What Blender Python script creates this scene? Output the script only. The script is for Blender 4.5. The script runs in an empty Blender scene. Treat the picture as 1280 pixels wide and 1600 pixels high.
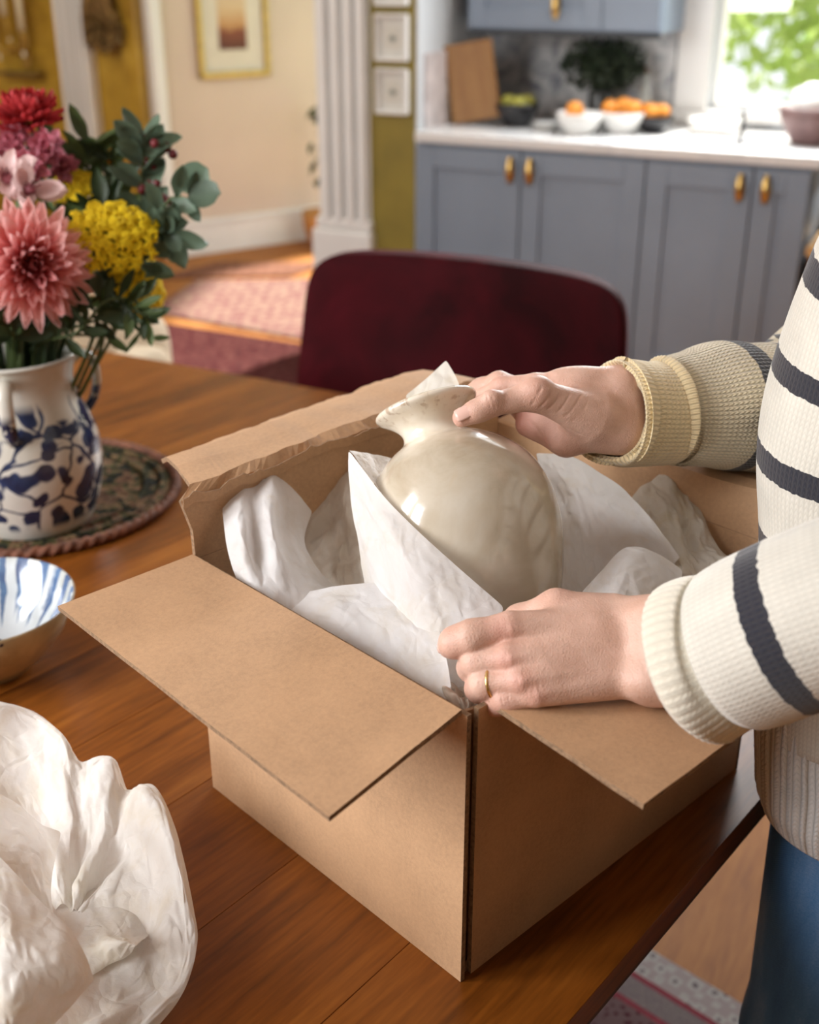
import bpy, bmesh, math, random
import numpy as np
from mathutils import Vector, Matrix, noise as mnoise, Quaternion

# ------------------------------------------------------------------ camera, world, light, exposure
SC = bpy.context.scene
COL = SC.collection
PI = math.pi

cam_d = bpy.data.cameras.new('camera')
cam_d.sensor_fit = 'VERTICAL'; cam_d.sensor_height = 36.0
cam_d.lens = 36.0 * 1850 / 1600
cam_d.clip_start = 0.02; cam_d.clip_end = 200
cam_d.dof.use_dof = True; cam_d.dof.focus_distance = 0.97; cam_d.dof.aperture_fstop = 4.6
cam = bpy.data.objects.new('camera', cam_d); COL.objects.link(cam)
cam.location = (0, 0, 1.5); cam.rotation_euler = (math.radians(65.0), 0, 0)
SC.camera = cam

W = bpy.data.worlds.new('world'); SC.world = W; W.use_nodes = True
bg = W.node_tree.nodes['Background']
bg.inputs[0].default_value = (0.93, 0.97, 1.0, 1); bg.inputs[1].default_value = 1.3

def sun(name, direction, strength, angle, color):
    d = bpy.data.lights.new(name, 'SUN'); d.energy = strength; d.angle = math.radians(angle); d.color = color
    o = bpy.data.objects.new(name, d); COL.objects.link(o)
    o.rotation_euler = Vector(direction).to_track_quat('-Z', 'Y').to_euler(); return o
def area(name, loc, target, sx, sy, power, color):
    d = bpy.data.lights.new(name, 'AREA'); d.shape = 'RECTANGLE'; d.size = sx; d.size_y = sy
    d.energy = power; d.color = color
    o = bpy.data.objects.new(name, d); COL.objects.link(o); o.location = loc
    o.rotation_euler = (Vector(target) - Vector(loc)).to_track_quat('-Z', 'Y').to_euler(); return o

sun('sun_outside', (-0.55, -0.62, -0.9), 13.0, 3.0, (1.0, 0.97, 0.9))
area('daylight_left_window', (-2.45, -0.35, 1.9), (0.0, 1.0, 0.9), 0.55, 1.7, 58, (0.97, 0.985, 1.0))
area('daylight_left_window', (-2.45, 0.50, 1.9), (0.0, 1.0, 0.9), 0.55, 1.7, 58, (0.97, 0.985, 1.0))
area('daylight_kitchen_window', (1.15, 4.35, 2.05), (0.2, 1.2, 1.0), 1.1, 0.8, 92, (0.95, 0.98, 1.0))
area('daylight_hall', (-2.6, 4.2, 2.2), (-0.9, 6.6, 0.9), 1.2, 1.2, 27, (1.0, 0.95, 0.86))

SC.view_settings.view_transform = 'Standard'; SC.view_settings.look = 'None'
SC.view_settings.gamma = 1.0; SC.view_settings.use_curve_mapping = False
SC.view_settings.exposure = 0.0
try:
    SC.cycles.use_denoising = True
    SC.cycles.max_bounces = 8; SC.cycles.transparent_max_bounces = 12
    SC.cycles.caustics_reflective = False; SC.cycles.caustics_refractive = False
    SC.cycles.sample_clamp_indirect = 6
except Exception:
    pass

# ------------------------------------------------------------------ room frame: kitchen front runs along E1, depth along E2
RZ = math.radians(-26.2086)
E1 = Vector((math.cos(RZ), math.sin(RZ), 0)); E2 = Vector((-math.sin(RZ), math.cos(RZ), 0))
O0 = Vector((0.031, 4.61, 0))
def R(a, b, z=0): return O0 + E1 * a + E2 * b + Vector((0, 0, z))

# ------------------------------------------------------------------ object helpers
def meta(o, label=None, cat=None, group=None, kind=None):
    if label: o['label'] = label
    if cat: o['category'] = cat
    if group: o['group'] = group
    if kind: o['kind'] = kind
    return o
def thing(name, label, cat, loc=(0, 0, 0), rz=0.0, group=None):
    o = bpy.data.objects.new(name, None); COL.objects.link(o); o.empty_display_size = 0.05
    o.location = loc; o.rotation_euler = (0, 0, rz)
    return meta(o, label, cat, group)
def link(name, me, mat, parent=None, smooth=True):
    if mat is not None and not me.materials: me.materials.append(mat)
    if smooth is not None:
        me.polygons.foreach_set('use_smooth', [smooth] * len(me.polygons))
    o = bpy.data.objects.new(name, me); COL.objects.link(o)
    if parent: o.parent = parent
    return o
def mesh(name, v, f, mat, parent=None, smooth=True, uv=None):
    me = bpy.data.meshes.new(name)
    me.from_pydata([tuple(p) for p in v], [], [tuple(q) for q in f]); me.update()
    if uv is not None:
        l = me.uv_layers.new(name='UVMap')
        idx = np.empty(len(me.loops), dtype=np.int32); me.loops.foreach_get('vertex_index', idx)
        l.data.foreach_set('uv', np.asarray(uv, dtype=np.float32)[idx].ravel())
    return link(name, me, mat, parent, smooth)
def bmobj(name, bm, mat, parent=None, smooth=False):
    me = bpy.data.meshes.new(name); bmesh.ops.recalc_face_normals(bm, faces=bm.faces)
    bm.to_mesh(me); bm.free(); return link(name, me, mat, parent, smooth)
def bmbox(bm, lo, hi, bev=0.0, seg=2, M=None):
    c = [(a + b) / 2 for a, b in zip(lo, hi)]; s = [abs(b - a) for a, b in zip(lo, hi)]
    m = Matrix.Translation(c) @ Matrix.Diagonal((*s, 1))
    t = bmesh.new(); bmesh.ops.create_cube(t, size=1, matrix=m)
    if bev > 0:
        bmesh.ops.bevel(t, geom=list(t.edges), offset=min(bev, min(s) * 0.45), segments=seg, profile=0.5, affect='EDGES')
    if M is not None: bmesh.ops.transform(t, matrix=M, verts=t.verts)
    me = bpy.data.meshes.new('tmp'); t.to_mesh(me); t.free(); bm.from_mesh(me); bpy.data.meshes.remove(me)
def box(name, lo, hi, mat, parent=None, bev=0.003, seg=2):
    bm = bmesh.new(); bmbox(bm, lo, hi, bev, seg); return bmobj(name, bm, mat, parent)
def prism(name, poly, z0, z1, mat, parent=None, bev=0.0, seg=2):
    bm = bmesh.new()
    vs = [bm.verts.new((p[0], p[1], z0)) for p in poly]; f = bm.faces.new(vs)
    r = bmesh.ops.extrude_face_region(bm, geom=[f])
    bmesh.ops.translate(bm, vec=(0, 0, z1 - z0), verts=[e for e in r['geom'] if isinstance(e, bmesh.types.BMVert)])
    if bev: bmesh.ops.bevel(bm, geom=list(bm.edges), offset=bev, segments=seg, profile=0.5, affect='EDGES')
    return bmobj(name, bm, mat, parent)
def lathe_data(prof, n=48):
    v, f = [], []
    for r, z in prof:
        for i in range(n):
            a = 2 * PI * i / n; v.append((r * math.cos(a), r * math.sin(a), z))
    m = len(prof)
    for j in range(m - 1):
        for i in range(n):
            k = (i + 1) % n; f.append((j * n + i, j * n + k, (j + 1) * n + k, (j + 1) * n + i))
    if prof[0][0] < .0016: f.append(tuple(range(n - 1, -1, -1)))
    if prof[-1][0] < .0016: f.append(tuple((m - 1) * n + i for i in range(n)))
    return v, f
def lathe(name, prof, mat, parent=None, n=48, M=None):
    v, f = lathe_data(prof, n)
    if M is not None: v = [M @ Vector(p) for p in v]
    return mesh(name, v, f, mat, parent)
def crom(P, n):
    """Catmull-Rom resampling of a point list to n points."""
    P = np.asarray(P, float); m = len(P)
    if m == 2: return P[0] + (P[1] - P[0]) * np.linspace(0, 1, n)[:, None]
    Q = np.vstack([2 * P[0] - P[1], P, 2 * P[-1] - P[-2]])
    t = np.linspace(0, m - 1, n); i = np.minimum(t.astype(int), m - 2); u = (t - i)[:, None]
    a, b, c, d = Q[i], Q[i + 1], Q[i + 2], Q[i + 3]
    return 0.5 * (2 * b + (c - a) * u + (2 * a - 5 * b + 4 * c - d) * u**2 + (3 * b - a - 3 * c + d) * u**3)
def frames(P, up):
    T = np.gradient(P, axis=0); T /= np.linalg.norm(T, axis=1)[:, None]
    U = np.zeros_like(P); u = np.array(up, float)
    for i in range(len(P)):
        u = u - T[i] * (u @ T[i]); u /= np.linalg.norm(u); U[i] = u
    return T, U, np.cross(T, U)
def tube_data(pts, rad, n=12, res=None, up=(0, 0, 1), mod=None, caps=True):
    """rad: list of r or (ru, rv) per control point; mod(theta, s, i) -> radius factor array."""
    rad = np.array([(r, r) if np.isscalar(r) else r for r in rad], float)
    res = res or len(pts) * 4
    P = crom(pts, res); Rr = crom(rad, res); T, U, V = frames(P, up)
    L = np.concatenate([[0], np.cumsum(np.linalg.norm(np.diff(P, axis=0), axis=1))])
    th = np.linspace(0, 2 * PI, n, endpoint=False)
    TH, LL = np.meshgrid(th, L)
    k = np.ones_like(TH) if mod is None else mod(TH, LL)
    X = P[:, None] + U[:, None] * (np.cos(TH) * Rr[:, 0:1] * k)[..., None] + V[:, None] * (np.sin(TH) * Rr[:, 1:2] * k)[..., None]
    v = X.reshape(-1, 3); f = []
    for j in range(res - 1):
        for i in range(n):
            q = (i + 1) % n; f.append((j * n + i, j * n + q, (j + 1) * n + q, (j + 1) * n + i))
    if caps:
        f.append(tuple(range(n - 1, -1, -1))); f.append(tuple((res - 1) * n + i for i in range(n)))
    # uv with mirrored seam-free u in metres around, v along
    uv = np.stack([TH.ravel() / (2 * PI), LL.ravel()], 1)
    return v, f, uv
def tube(name, pts, rad, mat, parent=None, **k):
    v, f, uv = tube_data(pts, rad, **k); return mesh(name, v, f, mat, parent, uv=uv)
def join(parts):
    V, F = [], []
    for v, f in parts:
        o = len(V); V += [tuple(p) for p in v]; F += [tuple(i + o for i in q) for q in f]
    return V, F
def xf(vf, M):
    return [M @ Vector(p) for p in vf[0]], vf[1]
def copyobj(o, parent=None, loc=None):
    c = o.copy(); COL.objects.link(c); c.parent = parent
    if loc is not None: c.location = loc
    return c
def ball(r=1.0, u=10, v=6, sc=(1, 1, 1)):
    prof = [(r * math.sin(PI * (j + .02) / (v + .04)), -r * math.cos(PI * (j + .02) / (v + .04))) for j in range(v + 1)]
    a, f = lathe_data(prof, u); return [(p[0] * sc[0], p[1] * sc[1], p[2] * sc[2]) for p in a], f

# ------------------------------------------------------------------ smooth-union surfaces for hands and heads
def sd_cone(p, a, b, r1, r2):
    a = np.array(a); b = np.array(b); ba = b - a; l2 = ba @ ba
    if l2 < 1e-12: return np.linalg.norm(p - a, axis=1) - r1
    h = np.clip(((p - a) @ ba) / l2, 0, 1)
    return np.linalg.norm(p - a - h[:, None] * ba, axis=1) - (r1 + (r2 - r1) * h)
def sd_ell(p, c, r, M=None):
    q = p - np.array(c)
    if M is not None: q = q @ np.array(M)
    r = np.array(r); k0 = np.linalg.norm(q / r, axis=1); k1 = np.linalg.norm(q / (r * r), axis=1)
    return k0 * (k0 - 1) / np.maximum(k1, 1e-9)
def eval_sdf(p, prims):
    d = np.full(len(p), 1e3)
    for pr in prims:
        kind, k = pr[0], pr[-1]
        if kind == 'g': e = eval_sdf(p, pr[1])
        elif kind in ('c', '-c'): e = sd_cone(p, *pr[1:5])
        else: e = sd_ell(p, *pr[1:4]) if len(pr) == 5 else sd_ell(p, *pr[1:3])
        if kind[0] == '-':
            e = -e; h = np.maximum(k - np.abs(d - e), 0) / k; d = np.maximum(d, e) + h * h * k / 4
        else:
            h = np.maximum(k - np.abs(d - e), 0) / k; d = np.minimum(d, e) - h * h * k / 4
    return d
def surface(prims, lo, hi, vs):
    lo = np.array(lo); n = np.ceil((np.array(hi) - lo) / vs).astype(int) + 1
    ax = [lo[i] + np.arange(n[i]) * vs for i in range(3)]
    # coarse pass first, then the fine grid only near the surface
    q = 4; nc = (n + q - 1) // q + 1
    axc = [lo[i] + np.arange(nc[i]) * vs * q for i in range(3)]
    Gc = np.stack(np.meshgrid(*axc, indexing='ij'), -1).reshape(-1, 3)
    Dc = np.concatenate([eval_sdf(c, prims) for c in np.array_split(Gc, max(1, len(Gc) // 100000))]).reshape(nc)
    near = [(np.arange(n[i]) + q // 2) // q for i in range(3)]
    D = Dc[np.ix_(*near)].copy()
    m = np.abs(D) < vs * q * 1.9
    I = np.argwhere(m); Pn = lo + I * vs
    D[m] = np.concatenate([eval_sdf(c, prims) for c in np.array_split(Pn, max(1, len(Pn) // 100000))])
    S = D < 0
    c = [S[i:n[0] - 1 + i, j:n[1] - 1 + j, k:n[2] - 1 + k] for i in (0, 1) for j in (0, 1) for k in (0, 1)]
    cnt = sum(x.astype(int) for x in c); act = (cnt > 0) & (cnt < 8)
    idx = -np.ones(act.shape, int); ii = np.argwhere(act); idx[act] = np.arange(len(ii))
    acc = np.zeros((len(ii), 3)); w = np.zeros(len(ii))
    cor = [(i, j, k) for i in (0, 1) for j in (0, 1) for k in (0, 1)]
    for a in range(8):
        for b in range(a + 1, 8):
            if sum(abs(x - y) for x, y in zip(cor[a], cor[b])) != 1: continue
            A, B = np.array(cor[a]), np.array(cor[b])
            da = D[tuple((ii + A).T)]; db = D[tuple((ii + B).T)]
            m = (da < 0) != (db < 0); t = np.where(m, da / np.where(m, da - db, 1), 0)
            acc += np.where(m[:, None], A + (B - A) * t[:, None], 0); w += m
    V = lo + (ii + acc / w[:, None]) * vs
    F = []
    for axs in range(3):
        u, v2 = [(1, 2), (2, 0), (0, 1)][axs]
        sl0 = [slice(None)] * 3; sl1 = [slice(None)] * 3
        sl0[axs] = slice(0, n[axs] - 1); sl1[axs] = slice(1, n[axs])
        e = np.argwhere(S[tuple(sl0)] != S[tuple(sl1)])
        ok = (e[:, u] > 0) & (e[:, v2] > 0) & (e[:, u] < n[u] - 1) & (e[:, v2] < n[v2] - 1)
        e = e[ok]; ins = S[tuple(e.T)]
        q = []
        for du, dv in ((-1, -1), (0, -1), (0, 0), (-1, 0)):
            t = e.copy(); t[:, u] += du; t[:, v2] += dv; q.append(idx[tuple(t.T)])
        q = np.stack(q, 1); q[~ins] = q[~ins][:, ::-1]; F.append(q)
    F = np.concatenate(F)
    g = np.zeros_like(V); e = vs * .3
    for i in range(3):
        dv = np.zeros(3); dv[i] = e
        g[:, i] = eval_sdf(V + dv, prims) - eval_sdf(V - dv, prims)
    g /= np.maximum(np.linalg.norm(g, axis=1), 1e-9)[:, None]
    V = V - g * np.clip(eval_sdf(V, prims), -vs, vs)[:, None]
    return V, F, g

# ------------------------------------------------------------------ crumpled sheets
def sheet_data(rows, nu=26, nv=22, amp=0.003, seed=1, edge=0.35, fold=0.0):
    rg = np.random.default_rng(seed)
    G = [np.asarray(r, float) for r in rows]
    m = max(len(r) for r in G); G = [crom(r, m) if len(r) != m else r for r in G]
    # jittered parameters
    U, Vv = np.meshgrid(np.linspace(0, 1, nu), np.linspace(0, 1, nv))
    ju = rg.uniform(-.38, .38, U.shape) / nu; jv = rg.uniform(-.38, .38, U.shape) / nv
    ju[:, 0] = ju[:, -1] = 0; jv[0] = jv[-1] = 0
    U = np.clip(U + ju, 0, 1); Vv = np.clip(Vv + jv, 0, 1)
    def ev1(P, t):
        Q = np.concatenate([[2 * P[0] - P[1]], P, [2 * P[-1] - P[-2]]]); n = len(P)
        x = t * (n - 1); i = np.minimum(x.astype(int), n - 2); return Q, i, (x - i)
    A = np.stack(G)                       # rows, cols, 3
    def w(u): return np.stack([-.5 * u + u**2 - .5 * u**3, 1 - 2.5 * u**2 + 1.5 * u**3, .5 * u + 2 * u**2 - 1.5 * u**3, -.5 * u**2 + .5 * u**3], -1)
    pad = np.concatenate([2 * A[:1] - A[1:2], A, 2 * A[-1:] - A[-2:-1]], 0)
    pad = np.concatenate([2 * pad[:, :1] - pad[:, 1:2], pad, 2 * pad[:, -1:] - pad[:, -2:-1]], 1)
    nr, nc = A.shape[:2]
    def evalS(u, v):
        x = u * (nc - 1); i = np.minimum(x.astype(int), nc - 2); wu = w(x - i)
        y = v * (nr - 1); j = np.minimum(y.astype(int), nr - 2); wv = w(y - j)
        r = 0
        for a in range(4):
            for b in range(4): r = r + pad[j + a, i + b] * (wv[..., a] * wu[..., b])[..., None]
        return r
    P = evalS(U, Vv); e = 1e-3
    N = np.cross(evalS(np.clip(U + e, 0, 1), Vv) - evalS(np.clip(U - e, 0, 1), Vv), evalS(U, np.clip(Vv + e, 0, 1)) - evalS(U, np.clip(Vv - e, 0, 1)))
    N /= np.maximum(np.linalg.norm(N, axis=2), 1e-12)[..., None]
    h = rg.normal(0, 1, U.shape)
    big = rg.normal(0, 1, (nv // 4 + 3, nu // 4 + 3))
    bj = Vv * (nv // 4); bi = U * (nu // 4); j0 = bj.astype(int); i0 = bi.astype(int); fj = bj - j0; fi = bi - i0
    hb = (big[j0, i0] * (1 - fi) + big[j0, i0 + 1] * fi) * (1 - fj) + (big[j0 + 1, i0] * (1 - fi) + big[j0 + 1, i0 + 1] * fi) * fj
    em = np.minimum(np.minimum(U, 1 - U), np.minimum(Vv, 1 - Vv)); k = edge + (1 - edge) * np.clip(em / .12, 0, 1)
    P = P + N * ((h * .55 + hb * 1.6) * amp * k)[..., None]
    f = []
    for j in range(nv - 1):
        for i in range(nu - 1):
            a, b, c, d = j * nu + i, j * nu + i + 1, (j + 1) * nu + i + 1, (j + 1) * nu + i
            if rg.random() < .5: f += [(a, b, c), (a, c, d)]
            else: f += [(a, b, d), (b, c, d)]
    return P.reshape(-1, 3), f
def sheet_obj(name, datas, mat, parent=None, sub=2):
    v, f = join(datas); o = mesh(name, v, f, mat, parent)
    s = o.modifiers.new('sub', 'SUBSURF'); s.levels = s.render_levels = sub
    return o

# ------------------------------------------------------------------ materials
MT = {}
class NB:
    def __init__(s, name):
        m = bpy.data.materials.new(name); m.use_nodes = True; s.m = m; s.t = m.node_tree
        s.p = s.t.nodes['Principled BSDF']; MT[name] = m
    def n(s, typ, **k):
        x = s.t.nodes.new(typ)
        for a, b in k.items(): setattr(x, a, b)
        return x
    def l(s, a, b): s.t.links.new(a, b)
    def val(s, sock, v):
        if hasattr(v, 'links') or isinstance(v, bpy.types.NodeSocket): s.l(v, sock)
        else: sock.default_value = v
    def math(s, op, a, b=0.0, c=None):
        x = s.n('ShaderNodeMath', operation=op); s.val(x.inputs[0], a); s.val(x.inputs[1], b)
        if c is not None: s.val(x.inputs[2], c)
        return x.outputs[0]
    def ramp(s, fac, stops, interp='LINEAR'):
        x = s.n('ShaderNodeValToRGB'); x.color_ramp.interpolation = interp; e = x.color_ramp.elements
        while len(e) < len(stops): e.new(0.5)
        for q, (p, c) in zip(e, stops): q.position = p; q.color = (*c, 1) if len(c) == 3 else c
        s.val(x.inputs[0], fac); return x.outputs[0]
    def noise(s, co, scale, detail=4, rough=.55, dist=0.0):
        x = s.n('ShaderNodeTexNoise'); x.inputs['Scale'].default_value = scale; x.inputs['Detail'].default_value = detail
        x.inputs['Roughness'].default_value = rough; x.inputs['Distortion'].default_value = dist
        if co is not None: s.l(co, x.inputs['Vector'])
        return x.outputs[0]
    def coord(s, which='Object'): return s.n('ShaderNodeTexCoord').outputs[which]
    def mapv(s, co, scale=(1, 1, 1), rot=(0, 0, 0), loc=(0, 0, 0)):
        x = s.n('ShaderNodeMapping'); x.inputs['Scale'].default_value = scale; x.inputs['Rotation'].default_value = rot
        x.inputs['Location'].default_value = loc; s.l(co, x.inputs['Vector']); return x.outputs[0]
    def mix(s, fac, a, b, mode='MIX'):
        x = s.n('ShaderNodeMix', data_type='RGBA', blend_type=mode); s.val(x.inputs[0], fac)
        for so, v in ((x.inputs[6], a), (x.inputs[7], b)):
            s.val(so, (*v, 1) if isinstance(v, tuple) and len(v) == 3 else v)
        return x.outputs[2]
    def bump(s, h, strength=.3, dist=.001):
        x = s.n('ShaderNodeBump'); x.inputs['Strength'].default_value = strength; x.inputs['Distance'].default_value = dist
        s.l(h, x.inputs['Height']); s.l(x.outputs[0], s.p.inputs['Normal']); return x
    def xyz(s, co):
        x = s.n('ShaderNodeSeparateXYZ'); s.l(co, x.inputs[0]); return x.outputs
    def out(s, col=None, rough=None, **k):
        if col is not None: s.val(s.p.inputs['Base Color'], (*col, 1) if isinstance(col, tuple) else col)
        if rough is not None: s.val(s.p.inputs['Roughness'], rough)
        for a, b in k.items(): s.p.inputs[a.replace('_', ' ')].default_value = b
        return s.m
def plain(name, col, rough=.5, var=.12, scale=12, bump=0.0, bscale=60, **k):
    b = NB(name); co = b.coord()
    nz = b.noise(co, scale)
    lo = tuple(c * (1 - var) for c in col); hi = tuple(min(1, c * (1 + var)) for c in col)
    if bump: b.bump(b.noise(co, bscale, 3), bump, .002)
    return b.out(b.ramp(nz, [(.3, lo), (.7, hi)]), rough, **k)
def srgb(r, g, b):
    f = lambda c: (c / 255 / 12.92) if c / 255 <= .04045 else ((c / 255 + .055) / 1.055) ** 2.4
    return (f(r), f(g), f(b))

# wood with grain along a direction
def wood(name, dark, mid, light, angle=0.0, grain=9, stretch=.05, rough=.35, scale=1.0, contrast=1.0, coat=0.0, axis='xy'):
    b = NB(name); co = b.coord()
    oi = b.n('ShaderNodeObjectInfo')
    off = b.n('ShaderNodeVectorMath', operation='SCALE'); off.inputs[0].default_value = (7, 3, 5); b.l(oi.outputs['Random'], off.inputs['Scale'])
    ad = b.n('ShaderNodeVectorMath', operation='ADD'); b.l(co, ad.inputs[0]); b.l(off.outputs[0], ad.inputs[1])
    rot = b.mapv(ad.outputs[0], rot=(0, 0, -angle))
    st = b.mapv(rot, scale=(stretch * scale, scale, scale) if axis == 'xy' else (scale, scale, stretch * scale))
    big = b.noise(st, grain, 5, .6, .6)
    fine = b.noise(b.mapv(st, scale=(1.6, 1, 1)), grain * 14, 3, .6)
    blot = b.noise(rot, 3.2, 3)
    f = b.math('ADD', b.math('MULTIPLY', big, .62), b.math('MULTIPLY', fine, .38))
    f = b.math('ADD', f, b.math('MULTIPLY', b.math('SUBTRACT', blot, .5), .35))
    f = b.math('ADD', f, b.math('MULTIPLY', b.math('SUBTRACT', oi.outputs['Random'], .5), .05))
    c = b.ramp(f, [(.5 - .17 / contrast, dark), (.5, mid), (.5 + .19 / contrast, light)])
    b.bump(fine, .12, .0006)
    b.out(c, b.math('ADD', b.math('MULTIPLY', big, .15), rough - .07))
    if coat: b.p.inputs['Coat Weight'].default_value = coat; b.p.inputs['Coat Roughness'].default_value = .2
    return b.m
TABLE_DIR = math.atan2(.773, .635)
M_table = wood('table_wood', (.085, .022, .002), (.205, .060, .006), (.32, .108, .014), TABLE_DIR, 9, .06, .36)
M_table.node_tree.nodes['Principled BSDF'].inputs['Specular IOR Level'].default_value = .38
M_tabledark = wood('table_wood_shaded', (.03, .010, .003), (.07, .024, .006), (.12, .045, .012), TABLE_DIR, 10, .06, .4)  # table wood darkened; shade below the top is put into the colour
M_floor = wood('floor_wood', (.22, .075, .018), (.36, .14, .034), (.48, .21, .058), RZ + PI / 2, 8, .07, .6)
M_floor.node_tree.nodes['Principled BSDF'].inputs['Specular IOR Level'].default_value = .2
M_board = wood('board_wood', (.16, .065, .016), (.27, .12, .03), (.36, .18, .055), 0, 12, .08, .5, axis='z')
M_lightwood = wood('pale_wood', (.45, .25, .09), (.58, .34, .13), (.68, .43, .19), 0, 10, .1, .45, axis='z')

# cardboard
def cardboard(name, c, v=.1):
    b = NB(name); co = b.coord()
    big = b.noise(co, 9, 4); speck = b.noise(co, 900, 2, .7); fib = b.noise(co, 260, 3)
    f = b.math('ADD', b.math('MULTIPLY', big, .5), b.math('ADD', b.math('MULTIPLY', speck, .25), b.math('MULTIPLY', fib, .25)))
    lo = tuple(x * (1 - 2.2 * v) for x in c); hi = tuple(min(1, x * (1 + 1.6 * v)) for x in c)
    flute = b.n('ShaderNodeTexWave', wave_type='BANDS', bands_direction='Z'); flute.inputs['Scale'].default_value = 60
    b.l(co, flute.inputs['Vector'])
    b.bump(b.math('ADD', b.math('MULTIPLY', speck, .3), big), .12, .001)
    return b.out(b.ramp(f, [(.36, lo), (.5, c), (.64, hi)]), .72)
M_card = cardboard('cardboard', (.52, .315, .175))
M_cardedge = plain('cardboard_edge', (.26, .16, .09), .85, .4, 300)

# tissue paper
def tissue(name, c=(.90, .88, .875), tr=.40, stain=(.84, .79, .73), bs=.36):
    b = NB(name); co = b.coord()
    n1 = b.noise(co, 26, 4, .6, .4); n2 = b.noise(co, 95, 4, .6, .8)
    vor = b.n('ShaderNodeTexVoronoi', feature='DISTANCE_TO_EDGE'); vor.inputs['Scale'].default_value = 38
    wv = b.n('ShaderNodeVectorMath', operation='ADD'); nn = b.n('ShaderNodeTexNoise'); nn.inputs['Scale'].default_value = 22
    b.l(co, nn.inputs['Vector']); sc = b.n('ShaderNodeVectorMath', operation='SCALE'); sc.inputs['Scale'].default_value = .05
    b.l(nn.outputs['Color'], sc.inputs[0]); b.l(co, wv.inputs[0]); b.l(sc.outputs[0], wv.inputs[1]); b.l(wv.outputs[0], vor.inputs['Vector'])
    crease = b.math('MINIMUM', b.math('MULTIPLY', vor.outputs['Distance'], 5.0), 1.0)
    h = b.math('ADD', b.math('MULTIPLY', crease, .6), b.math('ADD', n1, b.math('MULTIPLY', n2, .6)))
    bp = b.bump(h, bs, .0016)
    col = b.ramp(n1, [(.3, stain), (.52, c), (.8, tuple(min(1, x * 1.04) for x in c))])
    b.out(col, .62)
    t = b.n('ShaderNodeBsdfTranslucent'); b.l(col, t.inputs[0]); b.l(bp.outputs[0], t.inputs['Normal'])
    mx = b.n('ShaderNodeMixShader'); mx.inputs[0].default_value = tr
    b.l(b.p.outputs[0], mx.inputs[1]); b.l(t.outputs[0], mx.inputs[2])
    b.l(mx.outputs[0], b.t.nodes['Material Output'].inputs[0]); return b.m
M_tissue = tissue('tissue')
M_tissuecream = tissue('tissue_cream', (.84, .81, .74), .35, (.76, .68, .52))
M_tissueshade = tissue('tissue_shadowy', (.74, .67, .58), .35, (.58, .48, .38))  # copy of the white tissue with shade among the sheets put into its colour

# glazed vase
def vase_mat():
    b = NB('cream_glaze'); co = b.coord()
    n1 = b.noise(co, 14, 5, .6, .5); n2 = b.noise(co, 60, 3)
    z = b.xyz(co)[2]
    neck = b.n('ShaderNodeMapRange'); neck.inputs[1].default_value = .17; neck.inputs[2].default_value = .195; b.l(z, neck.inputs[0])
    body = b.ramp(n1, [(.32, srgb(176, 160, 136)), (.5, srgb(196, 184, 164)), (.68, srgb(206, 197, 181))])
    nk = b.ramp(n1, [(.3, srgb(214, 196, 168)), (.5, srgb(230, 220, 203)), (.7, srgb(236, 229, 216))])
    # fine brown hairlines under the rim
    st = b.noise(b.mapv(co, scale=(60, 60, 5)), 3, 2, .5); rimf = b.n('ShaderNodeMapRange'); rimf.inputs[1].default_value = .206; rimf.inputs[2].default_value = .219; b.l(z, rimf.inputs[0])
    streak = b.math('MULTIPLY', b.ramp(st, [(.55, (0, 0, 0)), (.68, (1, 1, 1))]), b.math('MULTIPLY', rimf.outputs[0], .55))
    c = b.mix(neck.outputs[0], body, nk); c = b.mix(streak, c, srgb(150, 112, 74))
    stain = b.math('MULTIPLY', b.ramp(b.noise(co, 9, 4, .6, 1.2), [(.58, (0, 0, 0)), (.72, (1, 1, 1))]), .35)
    c = b.mix(stain, c, srgb(196, 160, 110))
    b.bump(n2, .03, .001)
    b.out(c, .16); b.p.inputs['Coat Weight'].default_value = .6; b.p.inputs['Coat Roughness'].default_value = .05; return b.m
M_vase = vase_mat()

# skin: redness and crease attributes are per-vertex features of the hand itself
def skin():
    b = NB('skin'); co = b.coord(); n1 = b.noise(co, 55, 4); n2 = b.noise(co, 420, 3, .7)
    at = b.n('ShaderNodeAttribute', attribute_name='red')
    base = b.ramp(n1, [(.3, (.60, .365, .275)), (.55, (.68, .43, .335)), (.8, (.74, .49, .39))])
    c = b.mix(at.outputs['Fac'], base, (.60, .25, .195))
    cr = b.n('ShaderNodeTexVoronoi', feature='DISTANCE_TO_EDGE'); cr.inputs['Scale'].default_value = 480; b.l(co, cr.inputs['Vector'])
    b.bump(b.math('ADD', b.math('MULTIPLY', cr.outputs['Distance'], .9), b.math('ADD', n2, n1)), .35, .0012)
    b.out(c, .5, Subsurface_Weight=.10, Subsurface_Scale=.004); b.p.inputs['Subsurface Radius'].default_value = (1, .35, .2)
    return b.m
M_skin = skin()
M_nail = plain('nail', (.78, .50, .42), .22, .05)
M_gold = plain('gold', (.80, .55, .22), .22, .05, Metallic=1.0)
M_brass = plain('brass', (.72, .48, .17), .28, .1, Metallic=1.0)
M_brassdark = plain('aged_brass', (.24, .15, .06), .4, .2, Metallic=1.0)

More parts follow.
